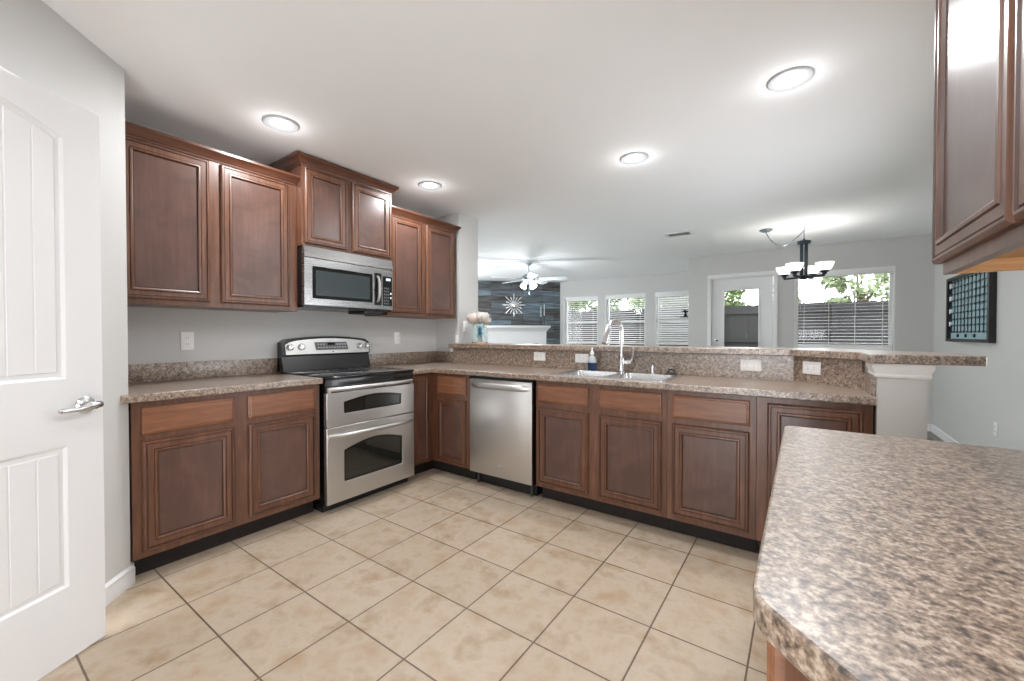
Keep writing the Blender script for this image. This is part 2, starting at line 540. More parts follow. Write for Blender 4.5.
DW0, DW1 = 2.053, 2.872
NW = (3.135, 4.205, 0.985, 2.09)
holed_wall('wall_nook', 1.704, 4.562, 5.68, 5.82, [(DW0 - 0.02, DW1 + 0.02, 0, 2.09), NW])
struct('wall_jog', box(bm_new(), 1.704, 1.844, 5.82, 7.34, 0, H), M['wall'], smooth=False)
LW = [(-1.40, -0.545, 0.90, 2.085), (-0.36, 0.53, 0.90, 2.085), (0.725, 1.60, 0.90, 2.085)]
holed_wall('wall_living_back', -1.5, 1.704, 7.2, 7.34, LW)
b = bm_new()
prism(b, [(-3.2, 1.96), (-3.32, 1.96), (-3.32, 2.4), (-3.2, 2.4)], 0, H); prism(b, [(-3.2, 5.1), (-3.32, 5.1), (-3.32, 5.62), (-3.2, 5.5)], 0, H); prism(b, [(-3.2, 2.4), (-3.32, 2.4), (-3.32, 5.1), (-3.2, 5.1)], 2.2, H); prism(b, [(-3.2, 2.4), (-3.32, 2.4), (-3.32, 5.1), (-3.2, 5.1)], 0, 0.5)
struct('wall_living_left', b, M['wall'], smooth=False)  # opening in this hidden wall is added to brighten the living room
# diagonal plank wall, built along its own local x
dw = obj('wall_planks', box(bm_new(), 0, 2.405, 0, 0.1, 0, H), M['planks'], smooth=False)
dw.location = (-3.2, 5.5, 0); dw.rotation_euler = (0, 0, radians(45)); dw['kind'] = 'structure'
# stub wall by the cabinets and the wall behind it
b = bm_new()
prism(b, [(-3.32, 1.85), (-0.12, 1.85), (-0.12, 1.655), (0.335, 1.655), (0.335, 1.96), (-3.32, 1.96)], 0, H)
struct('wall_stub', b, M['wall'], smooth=False)
PX0, PX1, PY = 3.516, 3.682, 1.276
# knee wall under the bar, bent at 45 degrees, ending in a short post
b = bm_new()
prism(b, [(0.336, 1.592), (3.20, 1.592), (3.268, 1.757), (0.336, 1.757)], 0, 1.068)
struct('wall_knee', b, M['wall'], smooth=False)
b = bm_new(); prism(b, [(3.20, 1.592), (PX0, PY), (PX1, PY + 0.068), (3.268, 1.757)], 0, 1.068)
struct('wall_knee_angled', b, M['wall'], smooth=False)
b = bm_new(); prism(b, [(PX0, PY), (PX0, 1.0), (PX1, 1.0), (PX1, PY + 0.068)], 0, 1.068)
struct('wall_post', b, M['wall'], smooth=False)
b = bm_new()
cp = [(0, 1.005), (0.008, 1.005), (0.012, 1.015), (0.009, 1.022), (0.015, 1.040), (0.019, 1.046), (0.020, 1.068), (0, 1.068)]
sweep(b, [(PX0, 1.225), (PX0, 1.0), (PX1, 1.0), (PX1, PY + 0.066)], cp)
struct('trim_2', b, M['white'])
b = bm_new()
box(b, 0.285, 0.3355, 1.572, 1.654, 1.028, 1.0685, 0.004)
box(b, 0.3355, 0.365, 1.572, 1.5915, 1.028, 1.0685, 0.004)
box(b, 0.300, 0.334, 1.640, 1.654, 1.112, 1.20, 0.003)  # white strip standing in for the highlight on the corner bead
struct('trim_and_highlight', b, M['white'])
b = bm_new()
sweep(b, [(4.562, 0.06), (4.562, 5.68), (2.94, 5.68)], [(-o, z) for o, z in bprof(0.09)])
struct('baseboard_right', b, M['white'])
b = bm_new()
sweep(b, [(PX0 + 0.001, 0.999), (PX1 + 0.001, 0.999), (PX1 + 0.001, PY + 0.069), (3.269, 1.758), (0.35, 1.758)], bprof(0.09))
struct('baseboard_knee', b, M['white'])

# windows
def window(n, x0, x1, z0, z1, y0, wall=0.14, sill=True):
    b = bm_new()
    yb = y0 + 0.075
    fr = 0.045
    box(b, x0, x0 + fr, yb, y0 + wall, z0, z1); box(b, x1 - fr, x1, yb, y0 + wall, z0, z1)
    box(b, x0 + fr, x1 - fr, yb, y0 + wall, z0, z0 + fr); box(b, x0 + fr, x1 - fr, yb, y0 + wall, z1 - fr, z1)
    w = obj('window_%d' % n, b, M['white'], smooth=False); w['kind'] = 'structure'
    zm = (z0 + z1) / 2
    s = bm_new(); box(s, x0 + fr, x1 - fr, yb + 0.02, yb + 0.045, zm - 0.02, zm + 0.02)
    if n != 4: obj('meeting_rail', s, M['white'], w, smooth=False)
    g = bm_new(); box(g, x0 + fr, x1 - fr, yb + 0.028, yb + 0.034, z0 + fr, z1 - fr)
    obj('pane', g, M['pane'], w, smooth=False)
    s = bm_new(); box(s, x0 - 0.02, x1 + 0.02, y0 - 0.035, yb, z0 - 0.022, z0 - 0.001, 0.004)
    obj('sill', s, M['white'], w)
    s = bm_new()
    box(s, x0, x0 + 0.012, y0 + 0.001, yb, z0, z1); box(s, x1 - 0.012, x1, y0 + 0.001, yb, z0, z1); box(s, x0 + 0.012, x1 - 0.012, y0 + 0.001, yb, z1 - 0.012, z1)
    obj('jamb_liner', s, M['white'], w, smooth=False)
    return w

def blind(label, x0, x1, z0, z1, y, tilt, group='white slatted blinds on the windows', pitch=0.045, gap=0.0):
    t = thing('window_blind', label, 'blind', ((x0 + x1) / 2, y, z0), 0, group)
    b = bm_new(); box(b, x0, x1, y - 0.035, y + 0.03, z1 - 0.085, z1, 0.006)
    obj('valance', b, M['blind'], t)
    b = bm_new()
    z = z0 + gap + 0.05
    while z < z1 - 0.09:
        h = 0.025
        ct, st = cos(tilt) * h, sin(tilt) * h
        vs = [b.verts.new((x, y + s * ct, z + s * st + q)) for x in (x0 + 0.006, x1 - 0.006) for s in (-1, 1) for q in (0, 0.0032)]
        for f in ((0, 2, 3, 1), (4, 5, 7, 6), (0, 4, 6, 2), (1, 3, 7, 5), (0, 1, 5, 4), (2, 6, 7, 3)):
            b.faces.new([vs[i] for i in f])
        z += pitch
    obj('slats', b, M['blind'], t, smooth=False)
    b = bm_new(); box(b, x0 + 0.004, x1 - 0.004, y - 0.026, y + 0.026, z0 + gap, z0 + gap + 0.032, 0.006)
    obj('bottom_rail', b, M['blind'], t)
    n = 4 if x1 - x0 > 1 else 2
    for i in range(n):
        xx = x0 + 0.10 + (x1 - x0 - 0.2) * i / (n - 1)
        for s in (-0.027, 0.027):
            b = bm_new(); tube(b, [(xx, y + s, z0 + gap + 0.02), (xx, y + s, z1 - 0.08)], 0.0016, 5)
            obj('ladder_cord', b, M['blind'], t)
    b = bm_new(); tube(b, [(x0 + 0.05, y - 0.04, z1 - 0.09), (x0 + 0.055, y - 0.042, z1 - 0.55)], 0.004, 6)
    obj('tilt_wand', b, M['clearsoap'], t)
    return t

for i, (a, c, z0, z1) in enumerate(LW):
    window(i + 1, a, c, z0, z1, 7.2)
window(4, *NW, 5.68)
blind('white slatted blind on the living room window nearest the plank wall', LW[0][0] + 0.05, LW[0][1] - 0.015, 0.90, 2.07, 7.225, 0.16, gap=0.10)
blind('white slatted blind on the living room window behind the gooseneck faucet', LW[1][0] + 0.015, LW[1][1] - 0.015, 0.90, 2.07, 7.225, 0.16, gap=0.10)
blind('white slatted blind on the living room window partly hidden by the wall corner', LW[2][0] + 0.015, LW[2][1] - 0.015, 0.90, 2.07, 7.225, -0.55, gap=0.10)
blind('wide white slatted blind on the large window right of the chandelier', NW[0] + 0.015, NW[1] - 0.015, NW[2], NW[3], 5.705, 0.06, gap=0.05)

# unseen side window added in the right wall for fill daylight
b = bm_new()
for y0_, y1_, z0_, z1_ in ((0.90, 0.95, 0.25, 1.70), (2.70, 2.75, 0.25, 1.70), (0.95, 2.70, 0.25, 0.30), (0.95, 2.70, 1.65, 1.70), (1.81, 1.84, 0.30, 1.65)):
    box(b, 4.60, 4.66, y0_, y1_, z0_, z1_)
w5 = obj('window_5', b, M['white'], smooth=False); w5['kind'] = 'structure'
b = bm_new(); box(b, 4.628, 4.634, 0.95, 2.70, 0.30, 1.65); obj('pane', b, M['pane'], w5, smooth=False)
# patio door
b = bm_new()
box(b, DW0, DW0 + 0.165, 5.70, 5.744, 0.01, 2.075); box(b, DW1 - 0.170, DW1, 5.70, 5.744, 0.01, 2.075)
box(b, DW0 + 0.165, DW1 - 0.170, 5.70, 5.744, 1.90, 2.075); box(b, DW0 + 0.165, DW1 - 0.170, 5.70, 5.744, 0.01, 0.25)
pd = obj('door_2', b, M['door'], smooth=False); pd['kind'] = 'structure'
b = bm_new(); box(b, DW0 + 0.165, DW1 - 0.170, 5.718, 5.726, 0.25, 1.90)
obj('pane', b, M['pane'], pd, smooth=False)
b = bm_new()
for z0, z1, x0, x1 in ((1.885, 1.915, DW0 + 0.15, DW1 - 0.155), (0.235, 0.265, DW0 + 0.15, DW1 - 0.155)):
    box(b, x0, x1, 5.692, 5.70, z0, z1, 0.003)
for x0, x1 in ((DW0 + 0.15, DW0 + 0.178), (DW1 - 0.183, DW1 - 0.155)):
    box(b, x0, x1, 5.692, 5.70, 0.265, 1.885, 0.003)
obj('glazing_bead', b, M['door'], pd)
b = bm_new()
lathe(b, [(0, 0), (0.028, 0), (0.028, -0.008), (0.012, -0.014), (0.012, -0.035), (0.026, -0.045), (0.028, -0.058), (0.015, -0.068), (0, -0.07)], (DW0 + 0.07, 5.70, 1.0), 20, 'y')
obj('door_knob', b, M['nickel'], pd)
b = bm_new()
lathe(b, [(0, 0), (0.026, 0), (0.026, -0.012), (0.012, -0.02), (0, -0.02)], (DW0 + 0.07, 5.70, 1.12), 20, 'y')
obj('deadbolt', b, M['nickel'], pd)
b = bm_new()
for x0, x1, z1 in ((DW0 - 0.062, DW0 - 0.006, 2.09), (DW1 + 0.006, DW1 + 0.062, 2.09)):
    box(b, x0, x1, 5.664, 5.68, 0, z1, 0.003)
box(b, DW0 - 0.062, DW1 + 0.062, 5.664, 5.68, 2.0901, 2.146, 0.003)
struct('trim_4', b, M['white'])
b = bm_new()
box(b, DW0 - 0.02, DW0 - 0.004, 5.681, 5.80, 0, 2.09); box(b, DW1 + 0.004, DW1 + 0.02, 5.681, 5.80, 0, 2.09); box(b, DW0 - 0.004, DW1 + 0.004, 5.681, 5.80, 2.078, 2.09)
struct('trim_5', b, M['white'], smooth=False)

# pantry door leaf: local x from the free edge towards the hinge, local -y faces the kitchen
def arch_rect(s0, s1, z0, z1, rise, n=12):
    pts = [(s0, z0), (s1, z0), (s1, z1)]
    if rise:
        for i in range(1, n):
            q = i / n
            pts.append((s1 + (s0 - s1) * q, z1 + rise * sin(pi * q)))
    pts.append((s0, z1))
    return pts

def inset_loop(pts, d):
    n = len(pts); out = []
    for i in range(n):
        p0, p1, p2 = Vector(pts[i - 1]), Vector(pts[i]), Vector(pts[(i + 1) % n])
        d0 = (p1 - p0).normalized(); d1 = (p2 - p1).normalized()
        n0 = Vector((-d0.y, d0.x)); n1 = Vector((-d1.y, d1.x))
        m = (n0 + n1) / max(0.2, 1 + n0.dot(n1))
        out.append(tuple(p1 + m * d))
    return out

LEAF_W, LEAF_H, LEAF_T = 0.71, 2.05, 0.036
b = bm_new()
panels = [arch_rect(0.115, LEAF_W - 0.115, 1.035, 1.915, 0.06), arch_rect(0.115, LEAF_W - 0.115, 0.275, 0.80, 0)]
outer = [(0, 0.012), (LEAF_W, 0.012), (LEAF_W, LEAF_H), (0, LEAF_H)]
loops = [[Vector((p[0], p[1], 0)) for p in outer]] + [[Vector((p[0], p[1], 0)) for p in h] for h in panels]
flat = [p for l in loops for p in l]
vv = [b.verts.new((p.x, 0, p.y)) for p in flat]
for t in tessellate_polygon(loops):
    b.faces.new([vv[i] for i in t])
bk = [b.verts.new((p[0], LEAF_T, p[1])) for p in outer]
b.faces.new(bk)
for i in range(4):
    b.faces.new((vv[i], vv[(i + 1) % 4], bk[(i + 1) % 4], bk[i]))
k = 4
for h in panels:
    prev = vv[k:k + len(h)]
    for d, dep in ((0.005, 0.001), (0.014, 0.008), (0.026, 0.0085), (0.042, 0.0085)):
        lp = inset_loop(h, d)
        cur = [b.verts.new((p[0], dep, p[1])) for p in lp]
        for i in range(len(h)):
            j = (i + 1) % len(h)
            b.faces.new((prev[i], prev[j], cur[j], cur[i]))
        prev = cur
    # planked field: vertical strips with shallow grooves between them
    lp = inset_loop(h, 0.042)
    t = tessellate_polygon([[Vector((p[0], p[1], 0)) for p in lp]])
    for q in t:
        b.faces.new([prev[i] for i in q])
    k += len(h)
leaf = obj('door_1', b, M['door'], ang=25); leaf['kind'] = 'structure'
leaf.location = (0.992, -1.112, 0)
leaf.rotation_euler = (0, 0, math.atan2(-0.872, 0.49))
# local -y must look into the kitchen: rotate(0,-1) -> (-.872,-.49)*... flip by mirroring y below
for v in leaf.data.vertices:
    v.co.y = -v.co.y
leaf.data.flip_normals()
grv = bm_new()
for (z0, z1, rise) in ((1.035, 1.915, 0.06), (0.275, 0.80, 0)):
    cuts = [0.143, 0.207, 0.281, 0.355, 0.429, 0.503, LEAF_W - 0.143]
    for a_, c_ in zip(cuts, cuts[1:]):
        top = lambda u: z1 - 0.028 + rise * sin(pi * (u - 0.115) / (LEAF_W - 0.23))
        us = [a_ + (c_ - a_) * i / 4 for i in range(5)]
        lo = [(a_, z0 + 0.028), (c_, z0 + 0.028)] + [(u, top(u)) for u in us[::-1]]
        rs = []
        for d, y in ((0, -0.0086), (0, -0.0075), (0.0032, -0.0045)):
            rs.append([grv.verts.new((p[0], y, p[1])) for p in (inset_loop(lo, d) if d else lo)])
        for r0, r1 in zip(rs, rs[1:]):
            for q in range(len(lo)):
                grv.faces.new((r0[q], r0[(q + 1) % len(lo)], r1[(q + 1) % len(lo)], r1[q]))
        grv.faces.new(rs[0]); grv.faces.new(rs[-1])
obj('planked_panel', grv, M['door'], leaf, local=True, smooth=False)
b = bm_new()
lathe(b, [(0, 0), (0.033, 0), (0.033, 0.004), (0.027, 0.012), (0.014, 0.016), (0.014, 0.05), (0.0, 0.052)], (0.062, 0, 0.935), 24, 'y')
hd = obj('door_handle', b, M['nickel'], leaf, local=True)
b = bm_new()
tube(b, [(0.045, 0.044, 0.935), (0.062, 0.05, 0.937), (0.085, 0.052, 0.934), (0.115, 0.05, 0.929), (0.145, 0.047, 0.927), (0.168, 0.044, 0.929), (0.176, 0.043, 0.930)],
     [0.012, 0.014, 0.0135, 0.010, 0.008, 0.0095, 0.006], 12)
obj('lever', b, M['nickel'], hd, local=True)
for z in (0.25, 1.05, 1.82):
    b = bm_new(); tube(b, [(LEAF_W + 0.004, -0.036, z - 0.045), (LEAF_W + 0.004, -0.036, z + 0.045)], 0.007, 8)
    obj('hinge', b, M['nickel'], leaf, local=True)

# ------------------------------------------------------------------ cabinets
FA = lambda p: Vector((p.y, p.x, p.z))                         # local (u, w, z) on the range wall
def FBy(y0): return lambda p: Vector((p.x, y0 - p.y, p.z))      # on the bar wall, w outwards
def FR(x0): return lambda p: Vector((x0 - p.y, -p.x, p.z))      # on the right wall, facing -x

RINGS = [(0, 0), (0, .011), (.003, .016), (.008, .0195), (.013, .0195), (.015, .014), (.018, .014), (.020, .0165), (.042, .0165), (.044, .0140), (.046, .0195), (.053, .0205), (.058, .017), (.0605, .009), (.064, .009), (.064, 0)]
GLAZED = (4, 5, 8, 12, 13)      # steps of the profile where dark glaze sits
def door(parent, F, u0, u1, z0, z1, w, rings=RINGS, fm='frame', pm='panel', sc_=1.0):
    b = bm_new()
    rs = []
    for i, h in rings:
        i *= sc_
        rs.append([b.verts.new((u, w + h, z)) for u, z in ((u0 + i, z0 + i), (u1 - i, z0 + i), (u1 - i, z1 - i), (u0 + i, z1 - i))])
    for q, (a, c) in enumerate(list(zip(rs, rs[1:])) + [(rs[-1], rs[0])]):
        for k in range(4):
            fc = b.faces.new((a[k], a[(k + 1) % 4], c[(k + 1) % 4], c[k]))
            fc.material_index = 1 if q in GLAZED else 0
    d = obj('door', xf(b, F), [M[fm], M['glaze']], parent, ang=25)
    i = 0.0635 * sc_
    b = bm_new()
    box(b, u0 + i, u1 - i, w, w + 0.0095, z0 + i, z1 - i)
    obj('panel', xf(b, F), M[pm], d, smooth=False)
    return d

def drawer(parent, F, u0, u1, z0, z1, w):
    b = bm_new()
    rs = []
    for i, h in ((0, 0), (0, .010), (.004, .014), (.010, .015), (.014, .019)):
        rs.append([b.verts.new((u, w + h, z)) for u, z in ((u0 + i, z0 + i), (u1 - i, z0 + i), (u1 - i, z1 - i), (u0 + i, z1 - i))])
    for a, c in zip(rs, rs[1:]):
        for k in range(4):
            b.faces.new((a[k], a[(k + 1) % 4], c[(k + 1) % 4], c[k]))
    b.faces.new(rs[0]); b.faces.new(rs[-1])
    return obj('drawer_front', xf(b, F), M['drawer'], parent, ang=25)

def part_box(name, parent, F, u0, u1, w0, w1, z0, z1, m, bev=0.0):
    return obj(name, xf(box(bm_new(), u0, u1, w0, w1, z0, z1, bev), F), M[m], parent, smooth=bool(bev))

CROWN = [(0, 0), (.006, 0), (.008, .010), (.014, .014), (.020, .026), (.034, .042), (.044, .048), (.047, .052), (.047, .066), (0, .066)]
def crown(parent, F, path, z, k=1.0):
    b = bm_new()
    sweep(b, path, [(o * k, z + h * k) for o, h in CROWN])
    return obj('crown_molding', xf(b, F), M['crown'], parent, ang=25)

# base cabinet left of the range
t = thing('base_cabinet', 'brown wooden base cabinet with two drawers and two doors, left of the range', 'cabinet', (0.3, -0.48, 0))
part_box('body', t, FA, -0.948, -0.008, 0.004, 0.61, 0.108, 0.875, 'frame')
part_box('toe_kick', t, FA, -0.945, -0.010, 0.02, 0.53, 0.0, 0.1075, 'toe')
for u0, u1 in ((-0.912, -0.515), (-0.442, -0.045)):
    drawer(t, FA, u0, u1, 0.712, 0.846, 0.6105)
    door(t, FA, u0, u1, 0.140, 0.680, 0.6105)

# corner cabinet (L in plan)
t = thing('base_cabinet', 'corner base cabinet between the range and the dishwasher, one narrow door on each leg', 'cabinet', (0.3, 1.3, 0))
b = bm_new(); prism(b, [(0.004, 0.772), (0.61, 0.772), (0.61, 1.02), (1.032, 1.02), (1.032, 1.585), (0.32, 1.585), (0.32, 1.648), (0.004, 1.648)], 0.108, 0.875)
obj('body', b, M['frame'], t, smooth=False)
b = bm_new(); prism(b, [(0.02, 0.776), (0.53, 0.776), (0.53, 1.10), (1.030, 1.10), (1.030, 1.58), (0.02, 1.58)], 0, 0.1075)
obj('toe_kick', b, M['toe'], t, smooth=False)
door(t, FA, 0.795, 0.965, 0.125, 0.850, 0.6105, sc_=0.62)
FB = FBy(1.02)
drawer(t, FB, 0.682, 1.000, 0.702, 0.852, 0.0005)
door(t, FB, 0.682, 1.000, 0.125, 0.662, 0.0005, sc_=0.85)

def base_B(label, x0, x1, depth=0.56):
    t = thing('base_cabinet', label, 'cabinet', ((x0 + x1) / 2, 1.3, 0))
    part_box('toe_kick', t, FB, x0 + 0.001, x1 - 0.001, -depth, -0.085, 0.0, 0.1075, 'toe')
    return t
t = base_B('wide wooden sink cabinet right of the dishwasher, two doors under two false drawer fronts', 1.668, 2.580)
part_box('body', t, FB, 1.668, 2.580, -0.565, 0, 0.108, 0.700, 'frame')
part_box('face_rail', t, FB, 1.668, 2.580, -0.02, 0, 0.7001, 0.875, 'frame')
for x0, x1 in ((1.690, 2.078), (2.152, 2.552)):
    drawer(t, FB, x0, x1, 0.722, 0.846, 0.0005)
    door(t, FB, x0, x1, 0.140, 0.680, 0.0005)
t = base_B('single wooden base cabinet with one drawer and one door, right of the sink cabinet', 2.582, 3.038)
part_box('body', t, FB, 2.582, 3.038, -0.565, 0, 0.108, 0.875, 'frame')
drawer(t, FB, 2.612, 3.008, 0.712, 0.846, 0.0005)
door(t, FB, 2.612, 3.008, 0.140, 0.680, 0.0005)
t = base_B('wooden base cabinet with one full height door, ending at the white post', 3.040, 3.505, 0.235)
b = bm_new(); box(b, 3.040, 3.505, 1.02, 1.255, 0.108, 0.875)
obj('body', b, M['frame'], t, smooth=False)
door(t, FB, 3.088, 3.470, 0.140, 0.844, 0.0005)

# wall cabinets
def wall_cab(label, u0, u1, z0, z1, w, doors, dz, crown_path, cz, k=1.0):
    t = thing('wall_cabinet', label, 'cabinet', (w / 2, (u0 + u1) / 2, z0))
    part_box('body', t, FA, u0, u1, 0.003, w, z0, z1, 'frame')
    for a, c in doors:
        door(t, FA, a, c, dz[0], dz[1], w + 0.0005)
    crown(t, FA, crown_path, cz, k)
    return t
wall_cab('brown wall cabinet with two doors left of the microwave, nearest the white door', -0.945, -0.0045, 1.366, 2.28, 0.33,
         ((-0.932, -0.530), (-0.472, -0.062)), (1.394, 2.234), [(-0.950, 0.331), (-0.004, 0.331)][::-1], 2.242, 0.92)
wall_cab('short raised wall cabinet with two doors directly above the microwave', -0.003, 0.761, 1.825, 2.43, 0.39,
         ((0.012, 0.340), (0.386, 0.744)), (1.840, 2.372), [(-0.004, 0.004), (-0.004, 0.391), (0.754, 0.391), (0.754, 0.004)][::-1], 2.378, 1.02)
wall_cab('brown wall cabinet with two doors right of the microwave, ending at the stub wall', 0.768, 1.606, 1.366, 2.28, 0.33,
         ((0.792, 1.150), (1.200, 1.580)), (1.394, 2.234), [(0.768, 0.331), (1.607, 0.331), (1.607, 0.004)][::-1], 2.242, 0.92)

# wall cabinet hung over the near counter, at the right edge of the picture
FRx = FR(3.534)
t = thing('wall_cabinet', 'dark glossy wall cabinet at the right edge, hanging above the near counter', 'cabinet', (3.70, -0.46, 1.36))
part_box('body', t, FRx, -0.028, 0.95, -0.296, -0.020, 1.392, 2.28, 'frame')
part_box('face_frame', t, FRx, -0.030, 0.952, -0.0195, 0.0, 1.356, 2.28, 'frame')
part_box('end_panel', t, FRx, -0.030, -0.0285, -0.296, -0.020, 1.356, 2.28, 'maple')
part_box('bottom_panel', t, FRx, -0.028, 0.95, -0.296, -0.020, 1.386, 1.3915, 'maple')
part_box('hanging_rail', t, FRx, -0.028, 0.95, -0.296, -0.279, 1.358, 1.3855, 'maple')
part_box('end_rail', t, FRx, -0.0284, -0.012, -0.278, -0.0205, 1.358, 1.3855, 'maple')
for a, c in ((-0.046, 0.455), (0.470, 0.935)):
    door(t, FRx, a, c, 1.386, 2.212, 0.0005)
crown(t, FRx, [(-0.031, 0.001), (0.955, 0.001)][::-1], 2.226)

# ------------------------------------------------------------------ counters
def rounded(poly, rad, n=6):
    out = []
    m = len(poly)
    for i in range(m):
        r = rad.get(i, 0)
        p = Vector(poly[i])
        if r <= 0:
            out.append(tuple(p)); continue
        a = (Vector(poly[i - 1]) - p).normalized(); c = (Vector(poly[(i + 1) % m]) - p).normalized()
        ang = a.angle(c)
        d = r / math.tan(ang / 2)
        p0, p1 = p + a * d, p + c * d
        for k in range(n + 1):
            q = k / n
            out.append(tuple(p0 * (1 - q) ** 2 + p * 2 * q * (1 - q) + p1 * q * q))
    return out

t = thing('countertop', 'speckled brown countertop on the base cabinet left of the range', 'countertop', (0.32, -0.48, 0.876))
b = bm_new(); prism(b, rounded([(0.003, -0.9545), (0.598, -0.9545), (0.618, -0.990), (0.648, -0.990), (0.648, -0.002), (0.003, -0.002)], {2: 0.008, 3: 0.012}, 4), 0.876, 0.914)
obj('slab', b, M['granite'], t, bevel=0.005)
b = bm_new(); box(b, 0.003, 0.021, -0.952, -0.002, 0.9145, 1.026, 0.003)
obj('backsplash', b, M['granite'], t)

t = thing('countertop', 'long speckled brown L-shaped countertop holding the sink', 'countertop', (1.8, 1.3, 0.876))
SX0, SX1, SY0, SY1 = 1.755, 2.563, 1.040, 1.540
poly = [(0.003, 0.7665), (0.648, 0.7665), (0.648, 0.982), (3.514, 0.982), (3.514, 1.272), (3.198, 1.588), (0.333, 1.588), (0.333, 1.653), (0.003, 1.653)]
hole = [(SX0 + 0.02, SY0 + 0.02), (SX1 - 0.02, SY0 + 0.02), (SX1 - 0.02, SY1 - 0.02), (SX0 + 0.02, SY1 - 0.02)]
b = bm_new(); prism(b, poly, 0.876, 0.914, [hole])
obj('slab', b, M['granite'], t, bevel=0.005)
b = bm_new(); box(b, 0.003, 0.021, 0.7665, 1.653, 0.9145, 1.026, 0.003)
box(b, 0.0215, 0.3345, 1.635, 1.653, 0.9145, 1.026, 0.003)
obj('backsplash', b, M['granite'], t)
b = bm_new()
prism(b, [(0.3355, 1.570), (3.191, 1.570), (3.497, 1.264), (3.497, 1.03), (3.514, 1.03), (3.514, 1.273), (3.199, 1.589), (0.3355, 1.589)], 0.9145, 1.003)
prism(b, [(0.3355, 1.570), (3.191, 1.570), (3.486, 1.275), (3.500, 1.288), (3.199, 1.589), (0.3355, 1.589)], 1.003, 1.0675)
obj('bar_backsplash', b, M['granite'], t, smooth=False)

b = bm_new()
prism(b, rounded([(0.298, 1.535), (3.175, 1.535), (3.478, 1.232), (3.478, 0.962), (3.852, 0.985), (3.852, 1.41), (3.337, 1.925), (0.338, 1.925), (0.338, 1.652), (0.298, 1.652)], {}), 1.0695, 1.1105)
o = obj('bar_ledge', b, M['granite'], bevel=0.005)
tag(o, 'raised speckled brown bar ledge running above the sink and past the white post', 'bar top')

t = thing('countertop', 'large near speckled countertop with a clipped corner at the lower right', 'countertop', (3.5, -0.6, 0.876))
b = bm_new()
prism(b, rounded([(3.190, 0.055), (3.838, 0.055), (3.838, -1.330), (3.535, -1.330), (3.190, -0.985)], {0: 0.03, 4: 0.075}, 8), 0.8765, 0.914)
obj('slab', b, M['granite'], t, bevel=0.004)
t = thing('base_cabinet', 'dark wooden base cabinet under the near clipped corner countertop', 'cabinet', (3.5, -0.6, 0))
b = bm_new(); prism(b, [(3.222, 0.03), (3.838, 0.03), (3.838, -1.300), (3.547, -1.300), (3.222, -0.972)], 0.108, 0.8755)
obj('body', b, M['frame'], t, smooth=False)
b = bm_new(); prism(b, [(3.305, 0.02), (3.83, 0.02), (3.83, -1.22), (3.58, -1.22), (3.305, -0.945)], 0, 0.1075)
obj('toe_kick', b, M['toe'], t, smooth=False)
FI = FR(3.2215)
for a, c in ((0.00, 0.45), (0.49, 0.94)):
    drawer(t, FI, a, c, 0.712, 0.846, 0); door(t, FI, a, c, 0.140, 0.680, 0)

# ------------------------------------------------------------------ range
t = thing('range', 'stainless double oven electric range with black glass cooktop', 'range', (0.35, 0.381, 0))
U0, U1 = 0.006, 0.757
part_box('body', t, FA, U0, U1, 0.03, 0.635, 0.05, 0.902, 'black')
part_box('kick_panel', t, FA, U0 + 0.01, U1 - 0.01, 0.05, 0.60, 0.0, 0.0495, 'blackmatte')
part_box('cooktop', t, FA, U0 - 0.002, U1 + 0.002, 0.03, 0.672, 0.9025, 0.922, 'blackglass', 0.006)
part_box('front_band', t, FA, U0, U1, 0.636, 0.655, 0.812, 0.902, 'black', 0.004)
for u, w, r in ((0.20, 0.22, 0.08), (0.20, 0.48, 0.10), (0.56, 0.22, 0.08), (0.56, 0.48, 0.105)):
    b = bm_new(); lathe(b, [(r - 0.004, 0.0), (r, 0.0), (r, 0.0006), (r - 0.004, 0.0006), (r - 0.004, 0)], (w, u, 0.922), 40)
    obj('burner_ring', b, M['grey'], t)

def oven_door(z0, z1, win):
    """stainless front with an arched window opening"""
    b = bm_new()
    a0, a1, c0, c1, rise = win
    hole = [(a0, c0), (a1, c0), (a1, c1)] + [(a1 + (a0 - a1) * i / 10, c1 + rise * sin(pi * i / 10)) for i in range(1, 10)] + [(a0, c1)]
    hole = rounded(hole, {0: 0.015, 1: 0.015}, 4)
    outer = [(U0 + 0.001, z0), (U1 - 0.001, z0), (U1 - 0.001, z1), (U0 + 0.001, z1)]
    prism(b, outer, 0, 0.036, [hole])
    b2 = bm_new(); prism(b2, inset_loop(hole, -0.004), 0.002, 0.028)
    f = lambda p: Vector((0.636 + p.z, p.x, p.y))
    d = obj('oven_door', xf(b, f), M['steel'], t, bevel=0.004)
    b3 = bm_new(); prism(b3, inset_loop(hole, 0.001), 0.0282, 0.031, [inset_loop(hole, 0.014)])
    obj('window_border', xf(b3, f), M['black'], d, smooth=False)
    obj('oven_window', xf(b2, f), M['ovenglass'], d, smooth=False)
    return d
def bar_handle(d, z, w0, u0, u1, bow, r, mat='steel', name='handle', flat=1.0):
    n = 16; pts = []
    for i in range(n + 1):
        q = i / n
        pts.append((u0 + (u1 - u0) * q, w0 + bow * (1 - (2 * q - 1) ** 4), z))
    b = bm_new()
    tube(b, pts, r, 12)
    for v in b.verts: v.co.z = z + (v.co.z - z) * flat
    return obj(name, xf(b, FA), M[mat], d)
d1 = oven_door(0.580, 0.808, (0.133, 0.630, 0.660, 0.740, 0.030))
d2 = oven_door(0.062, 0.576, (0.134, 0.636, 0.190, 0.408, 0.048))
bar_handle(d1, 0.832, 0.660, 0.018, 0.745, 0.032, 0.013, flat=1.15)
for u in (0.03, 0.733):
    b = bm_new(); box(b, u - 0.012, u + 0.012, 0.650, 0.672, 0.80, 0.835, 0.004); obj('handle_mount', xf(b, FA), M['steel'], d1)
